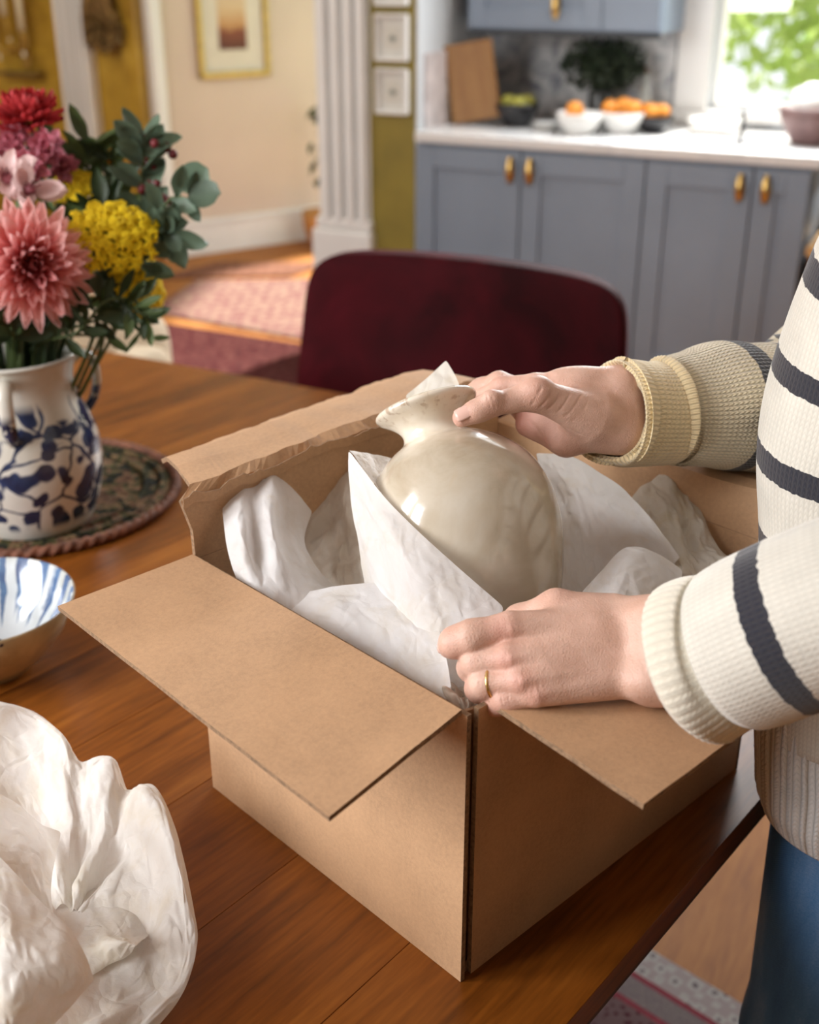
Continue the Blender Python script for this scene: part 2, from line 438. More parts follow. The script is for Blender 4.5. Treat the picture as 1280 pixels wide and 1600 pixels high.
# knit: uv.x around 0..1, uv.y metres along. columns = stitches around
def knit(name, cream, navy, stripes=(), cols=80, rowh=.0048, tint=None, rib=False, strength=.6, gapk=.42):
    b = NB(name); uv = b.coord('UV'); x, y, _ = b.xyz(uv); co = b.coord()
    u = b.math('MULTIPLY', x, cols); fu = b.math('FRACT', u); du = b.math('ABSOLUTE', b.math('SUBTRACT', fu, .5))
    bulge = b.math('SINE', b.math('MULTIPLY', fu, PI))
    v = b.math('ADD', b.math('DIVIDE', y, rowh), b.math('MULTIPLY', du, 1.3)); fv = b.math('FRACT', v)
    st = b.math('SINE', b.math('MULTIPLY', fv, PI))
    h = b.math('MULTIPLY', b.math('POWER', bulge, .6), b.math('ADD', .45, b.math('MULTIPLY', st, .55)))
    if rib: h = b.math('ADD', b.math('MULTIPLY', h, .5), b.math('MULTIPLY', bulge, .5))
    fz = b.noise(co, 260, 4, .7); mot = b.noise(co, 22, 4)
    cc = b.ramp(mot, [(.3, tuple(c * .88 for c in cream)), (.7, tuple(min(1, c * 1.06) for c in cream))])
    if stripes:
        wob = b.math('ADD', y, b.math('MULTIPLY', b.math('SUBTRACT', b.noise(co, 150, 2), .5), .0045)); tot = None
        for a, w_ in stripes:
            s = b.math('LESS_THAN', b.math('ABSOLUTE', b.math('SUBTRACT', wob, a)), w_ / 2)
            tot = s if tot is None else b.math('MAXIMUM', tot, s)
        cc = b.mix(tot, cc, navy)
    gap = b.math('MULTIPLY', b.math('SUBTRACT', 1.0, h), gapk)
    cc = b.mix(gap, cc, tuple(c * .35 for c in cream)) if not stripes else b.mix(gap, cc, (.12, .10, .08))
    b.bump(b.math('ADD', h, b.math('MULTIPLY', fz, .6)), strength, .0022)
    b.out(cc, .92, Sheen_Weight=.35, Sheen_Roughness=.5); return b.m
CREAM = srgb(228, 216, 186); WHITE = srgb(226, 221, 208); gapk = .42; NAVY = (.012, .014, .026)
M_cuffR = knit('knit_cuff_lit', srgb(238, 216, 172), NAVY, (), 70, .0046)  # one cream knit; its yellow to grey shading is put into the colours
M_sleeveR = knit('knit_sleeve', srgb(228, 213, 182), NAVY, ((.113, .018), (.158, .016), (.24, .02), (.32, .02)), 84, .0046, strength=.9)
M_sleeveL = knit('knit_near_sleeve', srgb(219, 215, 204), NAVY, ((.048, .0155), (.132, .017), (.226, .018), (.315, .018)), 90, .0050, strength=.22, gapk=.2)
M_cuffL = knit('knit_near_cuff', srgb(226, 219, 202), NAVY, (), 54, .0052, rib=True, strength=.35, gapk=.25)
M_torso = knit('knit_torso', srgb(220, 215, 203), NAVY, ((.176, .018), (.246, .019), (.318, .019), (.390, .019), (.46, .02)), 190, .0050, strength=.25, gapk=.2)
M_hem = knit('knit_hem', srgb(236, 236, 234), NAVY, (), 110, .0055, rib=True, strength=.9)

def denim():
    b = NB('denim'); co = b.coord(); n1 = b.noise(b.mapv(co, scale=(1, 1, .25)), 16, 5); n2 = b.noise(co, 600, 2, .8)
    w = b.n('ShaderNodeTexWave', bands_direction='DIAGONAL'); w.inputs['Scale'].default_value = 260; b.l(co, w.inputs['Vector'])
    f = b.math('ADD', b.math('MULTIPLY', n1, .75), b.math('MULTIPLY', n2, .25))
    b.bump(b.math('ADD', w.outputs['Fac'], n2), .3, .0008)
    return b.out(b.ramp(f, [(.3, (.022, .085, .24)), (.52, (.065, .20, .44)), (.72, (.22, .36, .60))]), .85)
M_denim = denim()
M_shoe = plain('shoe_leather', (.12, .06, .03), .4)
M_hair = plain('hair', (.10, .05, .025), .5, .35, 60)
M_eye = plain('eye_white', (.8, .78, .75), .2, .03)

def velvet():
    b = NB('velvet'); co = b.coord(); n = b.noise(co, 5, 4, .6, .5)
    b.out(b.ramp(n, [(.35, (.022, .0009, .0022)), (.6, (.052, .002, .005)), (.8, (.085, .004, .010))]), .75)
    b.p.inputs['Specular IOR Level'].default_value = .12; b.p.inputs['Sheen Weight'].default_value = .16; b.p.inputs['Sheen Roughness'].default_value = .2
    b.p.inputs['Sheen Tint'].default_value = (.9, .10, .2, 1); return b.m
M_velvet = velvet()
M_blackmetal = plain('black_metal', (.02, .02, .02), .4, .1)

# walls
M_dining = plain('wall_dining', (.20, .15, .09), .8, .04, 2.5)
M_wallcream = plain('wall_cream', (.62, .50, .41), .75, .04, 2.5, .05, 40)
def yellow():
    b = NB('wall_yellow'); co = b.coord(); n = b.noise(co, 3.0, 5, .6, .6); n2 = b.noise(co, 30, 4)
    b.bump(n2, .2, .004)
    return b.out(b.ramp(b.math('ADD', b.math('MULTIPLY', n, .8), b.math('MULTIPLY', n2, .2)), [(.35, (.27, .145, .010)), (.52, (.43, .26, .025)), (.7, (.55, .36, .055))]), .42)
M_yellow = yellow()
M_olive = plain('wall_olive', (.235, .175, .022), .55, .2, 5, .06, 25)
M_trim = plain('trim_white', (.78, .765, .74), .4, .05, 4)
M_kwall = plain('wall_kitchen', (.63, .66, .68), .6, .06, 3)
M_ceil = plain('ceiling_white', (.8, .79, .77), .8, .02, 3)
M_cab = plain('cabinet_bluegrey', (.205, .250, .315), .42, .06, 3)
M_cabdark = plain('cabinet_shadow_gap', (.05, .055, .06), .7)
def marble(name, base, vein, scale, lo=.42, hi=.62):
    b = NB(name); co = b.coord(); n = b.noise(co, scale, 8, .65, 1.6); n2 = b.noise(co, scale * .35, 4, .6, .8)
    f = b.math('ADD', b.math('MULTIPLY', n, .7), b.math('MULTIPLY', n2, .3))
    return b.out(b.ramp(f, [(lo - .1, vein), (lo, tuple((x + y) / 2 for x, y in zip(base, vein))), (hi, base)]), .25)
M_splash = marble('splash_marble', (.60, .59, .57), (.13, .14, .17), 11, .46, .56)
M_counter = marble('counter_marble', (.74, .73, .72), (.45, .46, .48), 6, .34, .5)

def rugmat(name, field, alt, dark, pale, scale=26):
    b = NB(name); co = b.coord()
    v = b.n('ShaderNodeTexVoronoi', feature='F1', distance='MANHATTAN'); v.inputs['Scale'].default_value = scale; v.inputs['Randomness'].default_value = .55; b.l(co, v.inputs['Vector'])
    n = b.noise(co, scale * .8, 4, .6, 1.5); n3 = b.noise(co, 500, 2)
    c = b.ramp(b.math('ADD', b.math('MULTIPLY', v.outputs['Distance'], .8), b.math('MULTIPLY', n, .45)), [(.25, pale), (.36, dark), (.5, field), (.68, field), (.78, alt)], 'LINEAR')
    b.bump(n3, .4, .003); b.p.inputs['Specular IOR Level'].default_value = .08; return b.out(c, .95)
M_rugdark = rugmat('rug_red', (.055, .008, .010), (.09, .03, .026), (.02, .008, .010), (.13, .085, .07))
M_rugpink = rugmat('rug_pink', (.21, .095, .09), (.28, .18, .14), (.13, .045, .05), (.33, .26, .23), 18)  # paler, pinker pattern colours than the red rug
M_rugbrown = rugmat('rug_brown', (.19, .085, .055), (.25, .12, .08), (.10, .04, .03), (.3, .2, .15), 18)
M_rugborder = rugmat('rug_border', (.44, .41, .39), (.36, .30, .29), (.06, .035, .045), (.50, .47, .45), 40)
M_rugnear = rugmat('rug_near', (.075, .016, .026), (.16, .10, .10), (.02, .012, .018), (.26, .2, .19), 60)

# blue-and-white ware
def bluewhite():
    b = NB('blue_white_glaze'); co = b.coord()
    nn = b.n('ShaderNodeTexNoise'); nn.inputs['Scale'].default_value = 16; b.l(co, nn.inputs['Vector'])
    sc = b.n('ShaderNodeVectorMath', operation='SCALE'); sc.inputs['Scale'].default_value = .05; b.l(nn.outputs['Color'], sc.inputs[0])
    ad = b.n('ShaderNodeVectorMath', operation='ADD'); b.l(co, ad.inputs[0]); b.l(sc.outputs[0], ad.inputs[1])
    v = b.n('ShaderNodeTexVoronoi', feature='F1'); v.inputs['Scale'].default_value = 34; v.inputs['Randomness'].default_value = 1.0; b.l(ad.outputs[0], v.inputs['Vector'])
    v2 = b.n('ShaderNodeTexVoronoi', feature='DISTANCE_TO_EDGE'); v2.inputs['Scale'].default_value = 13; b.l(ad.outputs[0], v2.inputs['Vector'])
    blob = b.ramp(v.outputs['Distance'], [(.47, (1, 1, 1)), (.54, (0, 0, 0))])
    vein = b.ramp(v2.outputs['Distance'], [(.02, (1, 1, 1)), (.035, (0, 0, 0))])
    z = b.xyz(co)[2]
    band = b.math('MULTIPLY', b.ramp(b.math('MULTIPLY', z, 4), [(.06, (0, 0, 0)), (.10, (1, 1, 1)), (.74, (1, 1, 1)), (.80, (0, 0, 0))]), 1.0)
    m = b.math('MULTIPLY', b.math('MAXIMUM', blob, vein), band)
    n = b.noise(co, 40, 4); nv = b.ramp(n, [(.3, (.008, .013, .04)), (.7, (.03, .05, .13))])
    wh = b.ramp(b.noise(co, 8, 4), [(.3, (.55, .50, .40)), (.6, (.70, .69, .65))])
    b.out(b.mix(m, wh, nv), .18); b.p.inputs['Coat Weight'].default_value = .4; return b.m
M_jug = bluewhite()
M_jugplain = plain('jug_white', (.62, .60, .54), .2, .12, 14)
def bowlin():
    b = NB('bowl_inside'); co = b.coord(); x, y, z = b.xyz(co)
    ang = b.math('ARCTAN2', y, x); r = b.math('SQRT', b.math('ADD', b.math('MULTIPLY', x, x), b.math('MULTIPLY', y, y)))
    nz = b.noise(co, 30, 3)
    w = b.math('SINE', b.math('ADD', b.math('MULTIPLY', ang, 23), b.math('MULTIPLY', nz, 3.5)))
    w2 = b.math('SINE', b.math('ADD', b.math('MULTIPLY', ang, 61), b.math('MULTIPLY', nz, 6)))
    w = b.math('ADD', w, b.math('MULTIPLY', w2, .45))
    fade = b.n('ShaderNodeMapRange'); fade.inputs[1].default_value = .045; fade.inputs[2].default_value = .085; b.l(r, fade.inputs[0])
    k = b.math('ADD', w, b.math('SUBTRACT', b.math('MULTIPLY', fade.outputs[0], 2.0), 1.75))
    m = b.ramp(k, [(.05, (0, 0, 0)), (.45, (1, 1, 1))])
    blue = b.ramp(nz, [(.3, (.03, .06, .17)), (.7, (.16, .28, .46))])
    white = b.ramp(b.noise(co, 18, 3), [(.35, (.44, .46, .43)), (.6, (.68, .72, .74))])
    cen = b.n('ShaderNodeMapRange'); cen.inputs[1].default_value = .02; cen.inputs[2].default_value = .042; b.l(r, cen.inputs[0])
    c = b.mix(m, white, blue); c = b.mix(cen.outputs[0], (.16, .17, .10), c)
    b.out(c, .12); b.p.inputs['Coat Weight'].default_value = .6; return b.m
M_bowlin = bowlin()
M_bowlout = plain('bowl_outside', (.42, .33, .19), .3, .3, 24)
M_bowlspot = plain('bowl_spot', (.02, .03, .07), .3)
def woven():
    b = NB('woven_mat'); co = b.coord(); v = b.n('ShaderNodeTexVoronoi'); v.inputs['Scale'].default_value = 62; b.l(co, v.inputs['Vector'])
    n = b.noise(co, 28, 4, .7, 1.0); n2 = b.noise(co, 160, 2)
    c = b.ramp(b.math('ADD', b.math('MULTIPLY', n, .8), b.math('MULTIPLY', b.xyz(v.outputs['Color'])[0], .28)), [(.36, (.010, .010, .010)), (.46, (.030, .032, .014)), (.54, (.085, .070, .028)), (.60, (.24, .14, .08)), (.66, (.06, .02, .012)), (.76, (.26, .20, .13))])
    b.bump(v.outputs['Distance'], .8, .004); b.p.inputs['Specular IOR Level'].default_value = .15; return b.out(c, .9)
M_woven = woven()
M_rope = plain('rope_rim', (.17, .065, .035), .8, .5, 60)

M_black = plain('black_ceramic', (.012, .012, .014), .25, .2)
M_white = plain('white_ceramic', (.80, .79, .76), .2, .03)
M_orange = plain('orange_peel', (.72, .26, .03), .45, .15, 40)
M_lime = plain('green_fruit', (.35, .33, .05), .45, .2, 40)
M_terracotta = plain('clay_bowl', (.16, .09, .085), .5, .2)
M_steel = plain('dark_steel', (.08, .08, .085), .3, .1, Metallic=.8)
M_redbook = plain('red_board', (.33, .12, .09), .5, .15)
M_cushion = plain('cream_upholstery', (.66, .55, .40), .85, .1, 9, .3, 300)
M_herb = plain('dark_herb', (.018, .032, .012), .6, .5, 30)
M_gilt = plain('gilt', (.52, .34, .09), .35, .25, 30, .3, 60, Metallic=.75)
M_giltdark = plain('dark_gilt', (.22, .15, .05), .45, .3, 30, Metallic=.4)
M_mount = plain('picture_mount', (.66, .60, .50), .8, .04)
def painting():
    b = NB('painting'); co = b.coord('Generated'); z = b.xyz(co)[2]; n = b.noise(b.coord(), 14, 5, .6, 1.0)
    f = b.math('ADD', z, b.math('MULTIPLY', b.math('SUBTRACT', n, .5), .35))
    return b.out(b.ramp(f, [(.0, (.10, .025, .012)), (.28, (.20, .05, .02)), (.42, (.50, .26, .10)), (.7, (.62, .45, .27)), (1, (.55, .42, .30))]), .6)
M_paint = painting()
def sketch():
    b = NB('small_sketch'); co = b.coord('Generated'); x, y, z = b.xyz(co); n = b.noise(b.coord(), 60, 3)
    dx = b.math('ABSOLUTE', b.math('SUBTRACT', x, .55)); dz = b.math('ABSOLUTE', b.math('SUBTRACT', z, .48))
    d = b.math('ADD', b.math('MULTIPLY', dx, 2.2), b.math('MULTIPLY', dz, 3.2)); d = b.math('ADD', d, b.math('MULTIPLY', b.math('SUBTRACT', n, .5), .8))
    return b.out(b.ramp(d, [(.35, (.12, .14, .12)), (.75, (.62, .60, .53))]), .6)
M_sketch = sketch()
def glass():
    b = NB('pane_glass'); tr = b.n('ShaderNodeBsdfTransparent'); gl = b.n('ShaderNodeBsdfGlossy'); gl.inputs['Roughness'].default_value = .02
    mx = b.n('ShaderNodeMixShader'); mx.inputs[0].default_value = .06; b.l(tr.outputs[0], mx.inputs[1]); b.l(gl.outputs[0], mx.inputs[2])
    b.l(mx.outputs[0], b.t.nodes['Material Output'].inputs[0]); return b.m
M_glass = glass()

# plants
def leafmat(name, c, tr=.3, var=.3, rough=.5):
    b = NB(name); co = b.coord(); n = b.noise(co, 30, 3)
    oi = b.n('ShaderNodeObjectInfo'); f = b.math('ADD', b.math('MULTIPLY', n, .6), b.math('MULTIPLY', oi.outputs['Random'], .4))
    col = b.ramp(f, [(.25, tuple(x * (1 - var) for x in c)), (.75, tuple(min(1, x * (1 + var)) for x in c))])
    b.out(col, rough); t = b.n('ShaderNodeBsdfTranslucent'); b.l(col, t.inputs[0]); mx = b.n('ShaderNodeMixShader'); mx.inputs[0].default_value = tr
    b.l(b.p.outputs[0], mx.inputs[1]); b.l(t.outputs[0], mx.inputs[2]); b.l(mx.outputs[0], b.t.nodes['Material Output'].inputs[0]); return b.m
M_leaf = leafmat('leaf_green', (.085, .13, .042)); M_leafdark = leafmat('leaf_dark', (.034, .058, .020))
M_euc = leafmat('leaf_eucalyptus', (.125, .185, .125), .3); M_stem = leafmat('stem_green', (.075, .11, .03), .1)
M_autumn = leafmat('leaf_orange', (.55, .26, .03)); M_tree = leafmat('tree_leaf', (.52, .64, .22), .5, .3)
M_treedark = leafmat('tree_leaf_deep', (.34, .50, .14), .5, .3)
M_yarrow = leafmat('yarrow_yellow', (.88, .62, .012), .15, .22, .8)
M_redpetal = leafmat('petal_red', (.45, .035, .04), .25); M_pinkpetal = leafmat('petal_rose', (.60, .22, .28), .3)
M_whitepetal = leafmat('petal_blush', (.78, .58, .56), .35, .15); M_berry = leafmat('berry_maroon', (.16, .015, .02), .05, .4)
M_bark = plain('bark', (.12, .08, .05), .9, .3, 20)
def dahlia_mat():
    b = NB('dahlia_petal'); uv = b.coord('UV'); x, y, _ = b.xyz(uv); n = b.noise(b.coord(), 30, 3)
    oi = b.n('ShaderNodeObjectInfo'); f = b.math('ADD', y, b.math('MULTIPLY', b.math('SUBTRACT', n, .5), .3))
    c = b.ramp(f, [(.0, (.55, .07, .09)), (.3, (.82, .22, .22)), (.65, (.93, .45, .42)), (1, (.96, .66, .63))])
    # strength of the deep red at the heart travels with the petal's own colour
    cen = b.ramp(oi.outputs['Color'], [(0, (0, 0, 0)), (1, (1, 1, 1))]); c = b.mix(cen, c, (.52, .06, .10))
    b.out(c, .5); t = b.n('ShaderNodeBsdfTranslucent'); b.l(c, t.inputs[0]); mx = b.n('ShaderNodeMixShader'); mx.inputs[0].default_value = .4
    b.l(b.p.outputs[0], mx.inputs[1]); b.l(t.outputs[0], mx.inputs[2]); b.l(mx.outputs[0], b.t.nodes['Material Output'].inputs[0]); return b.m
M_dahlia = dahlia_mat()

# ================================================================== SETTING
def struct(name, verts_obj): return meta(verts_obj, kind='structure')
PLAN = [(-3.7, -1.6), (3.3, -1.6), tuple(R(3.95, .74)[:2]), tuple(R(-.1, .74)[:2]), (.62, 7.95), (-3.7, 9.0)]
struct('floor', prism('floor', PLAN, -.05, 0, M_floor))
struct('ceiling', prism('ceiling', PLAN, 2.65, 2.7, M_ceil))
struct('wall_rear', box('wall_rear', (-3.8, -1.7, 0), (3.4, -1.6, 2.65), M_dining, None, 0))
struct('wall_right', box('wall_right', (3.3, -1.6, 0), (3.4, 3.2, 2.65), M_dining, None, 0))
struct('wall_left', box('wall_left', (-3.8, -1.6, 0), (-3.7, 9.0, 2.65), M_wallcream, None, 0))
def rbox(name, lo, hi, mat, parent=None, bev=.003):
    """box given in the kitchen frame (a, b, z), placed in the world through the object's own transform"""
    o = box(name, lo, hi, mat, parent, bev)
    if parent is None: o.location = O0; o.rotation_euler = (0, 0, RZ)
    return o
def rmulti(name, boxes, mat, parent=None, bev=.002):
    bm = bmesh.new()
    for lo, hi in boxes: bmbox(bm, lo, hi, bev)
    o = bmobj(name, bm, mat, parent)
    if parent is None: o.location = O0; o.rotation_euler = (0, 0, RZ)
    return o
# kitchen back wall with the window opening
struct('', rmulti('wall_back', [((-.1, .62, 0), (.935, .74, 2.65)), ((.935, .62, 0), (1.95, .74, .985)), ((.935, .62, 2.1), (1.95, .74, 2.65)), ((1.95, .62, 0), (4.2, .74, 2.65))], M_kwall))
struct('', rmulti('wall_kitchen_left', [((-.012, .004, 0), (0, .62, 2.65))], M_kwall))
struct('', rmulti('wall_olive', [((-.2, 0, 0), (-.012, .14, 2.65))], M_olive))
w = struct('', rmulti('window_1', [((.915, .66, .98), (.95, .74, 2.1)), ((1.93, .66, .98), (1.97, .74, 2.1)), ((.915, .66, .96), (1.97, .74, 1.005)), ((.93, .66, 2.06), (1.97, .74, 2.1))], M_trim))
box('window_casing', (.80, .596, .92), (.928, .622, 2.2), M_trim, w, .006)
box('window_casing', (1.955, .596, .92), (2.1, .622, 2.2), M_trim, w, .006)
box('window_sill', (.80, .575, .945), (2.1, .66, .98), M_trim, w, .006)
box('sash_bar', (1.60, .69, 1.0), (1.63, .715, 2.07), M_trim, w, .003)
box('glass_pane', (.945, .70, 1.0), (1.60, .704, 2.065), M_glass, w, 0)
box('glass_pane', (1.63, .70, 1.0), (1.935, .704, 2.065), M_glass, w, 0)
# fluted door casing on the doorway
dc = struct('', rmulti('trim_1', [((-.43, -.005, .56), (-.20, .15, 2.65))], M_trim))
for a in (-.405, -.35, -.295, -.24): box('casing_reed', (a, -.034, .56), (a + .032, -.004, 2.65), M_trim, dc, .008)
box('plinth_block', (-.452, -.045, 0), (-.185, .16, .53), M_trim, dc, .012)
box('plinth_cap', (-.44, -.03, .53), (-.19, .15, .575), M_trim, dc, .012)
# hall: cream wall, skirting, yellow wall
PW = Vector((-1.282, 6.571, 0)); DW = Vector((.81820798, .57492235, 0)); AW = math.atan2(DW.y, DW.x)
def hbox(name, lo, hi, mat, parent=None, bev=.003):
    o = box(name, lo, hi, mat, parent, bev)
    if parent is None: o.location = PW; o.rotation_euler = (0, 0, AW)
    return o
struct('', hbox('wall_hall', (-.03, 0, 0), (2.2, .1, 2.65), M_wallcream, None, 0))
bb = struct('', hbox('baseboard_hall', (-.03, -.022, 0), (2.2, .002, .165), M_trim, None, .004))
box('skirting_bead', (-.03, -.03, .165), (2.2, .002, .19), M_trim, bb, .008)
struct('', hbox('trim_2', (-.07, -.03, 0), (.0, .11, 2.65), M_trim, None, .01))
struct('', rmulti('wall_yellow', [((-4.6, 1.143, 0), (-2.06, 1.26, 2.65))], M_yellow))
struct('', rmulti('trim_added', [((-2.235, 1.085, 0), (-2.125, 1.15, 2.65))], M_yellow, None, .01))  # added yellow pilaster; its edge shading stands in for a wall corner
yc = struct('', rmulti('trim_4', [((-2.645, 1.115, 0), (-2.455, 1.15, 2.65))], M_trim))
for a in (-2.64, -2.585, -2.53, -2.48): box('casing_reed', (a, 1.055, 0), (a + .030, 1.117, 2.65), M_trim, yc, .014)

# ------------------------------------------------------------------ outside the window: garden trees
def leafcards(n, c, r, size, seed):
    rg = random.Random(seed); V, F = [], []
    for _ in range(n):
        d = Vector((rg.gauss(0, 1), rg.gauss(0, 1), rg.gauss(0, 1))); d.normalize(); d *= rg.random() ** .4
        p = Vector((c[0] + d.x * r[0], c[1] + d.y * r[1], c[2] + d.z * r[2])); s = size * rg.uniform(.6, 1.4)
        q = Quaternion((rg.gauss(0, 1), rg.gauss(0, 1), rg.gauss(0, 1), rg.gauss(0, 1))).normalized(); o = len(V)
        for a in ((-1, 0, 0), (-.2, .5, .08), (1, 0, 0), (-.2, -.5, .08)): V.append(p + q @ (Vector(a) * s))
        F.append((o, o + 1, o + 2)); F.append((o, o + 2, o + 3))
    return V, F
for i, (a, b, h, r, m, lab) in enumerate(((1.0, 4.2, 1.5, 1.0, M_tree, 'sunlit lime green garden tree outside the window, at its left'),
                                          (2.3, 5.2, 1.7, 1.3, M_tree, 'bright garden tree outside the window, at its right'),
                                          (1.7, 7.6, 1.4, 1.9, M_treedark, 'deeper green tree at the back of the garden outside'))):
    p = R(a, b); t = thing('garden_tree', lab, 'tree', p)
    tube('trunk', [(0, 0, -1.0), (.04, 0, -.1), (0, .03, h)], [.09, .07, .03], M_bark, t, n=8)
    V, F = leafcards(1500, (0, 0, h + .1), (r, r, r * 1.05), .085, 40 + i)
    meta(mesh('foliage', V, F, m, t, False), kind='stuff')
struct('', prism('ground_1', [tuple(R(-3, .8)[:2]), tuple(R(8, .8)[:2]), tuple(R(8, 14)[:2]), tuple(R(-3, 14)[:2])], -1.1, -1.0, M_tree))

# ================================================================== KITCHEN
def kthing(name, label, cat, group=None, at=(0, 0, 0)): return thing(name, label, cat, R(*at), RZ, group)
def shaker(name, a0, a1, z0, z1, parent, b=0.0, fr=.075):
    bm = bmesh.new(); th = .022
    bmbox(bm, (a0, b - th, z0), (a0 + fr, b, z1), .002); bmbox(bm, (a1 - fr, b - th, z0), (a1, b, z1), .002)
    bmbox(bm, (a0 + fr, b - th, z1 - fr), (a1 - fr, b, z1), .002); bmbox(bm, (a0 + fr, b - th, z0), (a1 - fr, b, z0 + fr), .002)
    bmbox(bm, (a0 + fr - .004, b - .010, z0 + fr - .004), (a1 - fr + .004, b, z1 - fr + .004), .001)
    return bmobj(name, bm, M_cab, parent)
def pull(parent, a, z, b=-.022):
    h = lathe('handle', [(.001, -.05), (.008, -.05), (.012, -.035), (.016, -.02), (.0165, 0), (.013, .018), (.008, .03), (.007, .04), (.001, .043)], M_brass, parent, 16,
              Matrix.Translation((a, b - .018, z)))
    lathe('back_plate', [(.001, 0), (.013, 0), (.014, .004), (.010, .010), (.007, .018), (.001, .018)], M_brassdark, h, 14, Matrix.Translation((a, b + .001, z + .026)) @ Matrix.Rotation(PI / 2, 4, 'X'))
def base_unit(label, a0, split, a1, handles):
    t = kthing('base_cabinet', label, 'cabinet', 'blue grey base cabinets under the counter')
    box('body', (a0 + .001, .002, .10), (a1 - .001, .6, .884), M_cab, t, .001)
    box('toe_kick', (a0 + .001, .06, 0), (a1 - .001, .6, .10), M_cabdark, t, 0)
    for (x0, x1, h) in ((a0, split, handles[0]), (split, a1, handles[1])):
        d = shaker('door', x0 + .003, x1 - .003, .115, .872, t); pull(d, h, .815)
base_unit('blue grey base cabinet against the olive wall, with two wide panelled doors', 0.0, .425, .885, (.388, .463))
base_unit('blue grey base cabinet under the window end of the counter, with a narrow right door', .885, 1.252, 1.436, (1.212, 1.297))
meta(rmulti('worktop', [((0.001, -.03, .886), (1.46, .615, .922))], M_counter, None, .004), 'pale marble worktop running over the blue grey base cabinets', 'worktop')
sp = meta(rmulti('backsplash', [((.016, .60, .923), (.795, .619, 1.262))], M_splash, None, .001), 'grey marble backsplash panel behind the potted herbs', 'backsplash')
meta(rmulti('side_splash', [((.001, .05, .923), (.014, .60, 1.19))], plain('side_tile', (.62, .56, .55), .3, .2, 14), None, .001), 'pale stone splash panel on the side wall behind the chopping boards', 'backsplash')
uc = kthing('wall_cabinet', 'blue grey wall cabinet hanging over the marble backsplash', 'cabinet')
box('body', (.075, .29, 1.262), (.815, .618, 2.1), M_cab, uc, .002)
d1 = shaker('door', .08, .60, 1.27, 2.08, uc, .29, .07); pull(d1, .43, 1.355, .268)
box('end_panel', (.603, .266, 1.27), (.812, .29, 2.08), M_cab, uc, .003)
box('light_rail', (.075, .272, 1.245), (.815, .30, 1.262), M_cabdark, uc, .001)

# chopping boards leaning on the side
def lean(o, a, b, z, rx, ry): o.location = R(a, b, z); o.rotation_euler = (rx, ry, RZ)
def board(name, label, mat, w, th, h, a, b, ry, rz):
    bm = bmesh.new(); bmbox(bm, (0, 0, 0), (w, th, h), .006, 3); o = bmobj(name, bm, mat)
    o.matrix_world = Matrix.Translation(R(a, b, .923)) @ Matrix.Rotation(RZ + rz, 4, 'Z') @ Matrix.Rotation(ry, 4, 'Y')
    return meta(o, label, 'chopping board')
board('chopping_board', 'tall brown wooden chopping board leaning front of the others', M_board, .19, .022, .285, .045, .225, -.17, .12)
board('chopping_board', 'narrow pale edge of a chopping board behind the tall brown one', M_lightwood, .12, .018, .275, .022, .26, -.15, .12)
board('chopping_board', 'thin reddish board leaning at the back of the chopping boards', M_redbook, .10, .014, .275, .014, .285, -.10, .12)
def bowlprof(r, h, foot, th=.005):
    o = [(foot, 0), (foot * 1.02, .004), (r * .75, h * .35), (r * .93, h * .7), (r, h)]
    i = [(r - th, h), (r * .93 - th, h * .7), (r * .75 - th, h * .37), (foot * .9, .012), (.001, .010)]
    return [(.001, 0)] + o + i
def kbowl(name, label, r, h, foot, mat, a, b, fruit=None, group=None):
    t = kthing(name, label, 'bowl', group, (a, b, .923)); lathe('body', bowlprof(r, h, foot), mat, t, 32)
    return t
kbowl('black_bowl', 'black bowl of green fruit on the worktop beside the boards', .085, .085, .045, M_black, .285, .28)
def fruit(name, label, p, r, mat, group):
    t = thing(name, label, 'fruit', p, 0, group); v, f = ball(r, 12, 8, (1, 1, .93)); v = [(a, b, c + r * .93) for a, b, c in v]
    mesh('flesh', v, f, mat, t); lathe('stem', [(.001, r * 1.78), (.004, r * 1.8), (.003, r * 1.95), (.001, r * 1.96)], M_bark, t, 6); return t
for k, (x, y) in enumerate(((-.035, 0), (.03, .03), (.02, -.035))):
    fruit('green_fruit', ('left green fruit in the black bowl', 'back right green fruit in the black bowl', 'front green fruit in the black bowl')[k], R(.285 + x, .28 + y, .978), .032, M_lime, 'green fruit in the black bowl')
for k in range(3):
    t = kthing('saucer', ['lowest white saucer of the small stack beside the white bowl', 'middle white saucer of the small stack', 'top white saucer of the small stack'][k], 'saucer', 'stack of white saucers', (.435, .20, .923 + k * .010))
    lathe('body', [(.001, 0), (.03, 0), (.034, .003), (.052, .010), (.054, .012), (.034, .006), (.001, .004)], M_white, t, 28)
kbowl('white_bowl', 'front white bowl with an orange on the worktop', .088, .075, .04, M_white, .572, .17)
kbowl('white_bowl', 'second white bowl of oranges, behind the front white bowl', .085, .075, .04, M_white, .70, .27, None)
kbowl('dark_bowl', 'dark bowl of oranges at the right end of the bowls', .075, .06, .035, M_black, .80, .33)
fruit('orange', 'orange showing over the rim of the front white bowl', R(.545, .19, .972), .034, M_orange, 'oranges in bowls')
for k, (a, b, z) in enumerate(((.655, .27, .975), (.70, .29, .983), (.74, .27, .978))):
    fruit('orange', ('left orange in the second white bowl', 'middle orange in the second white bowl', 'right orange in the second white bowl')[k], R(a, b, z), .034, M_orange, 'oranges in the second white bowl')
for k, (a, b, z) in enumerate(((.775, .34, .965), (.83, .33, .965), (.80, .30, .968))):
    fruit('orange', ('left orange in the dark bowl', 'right orange in the dark bowl', 'front orange in the dark bowl')[k], R(a, b, z), .033, M_orange, 'oranges in the dark bowl')
hb = kthing('herb_pot', 'bushy dark green herb in a glass jar by the backsplash', 'plant', None, (.55, .47, .923))
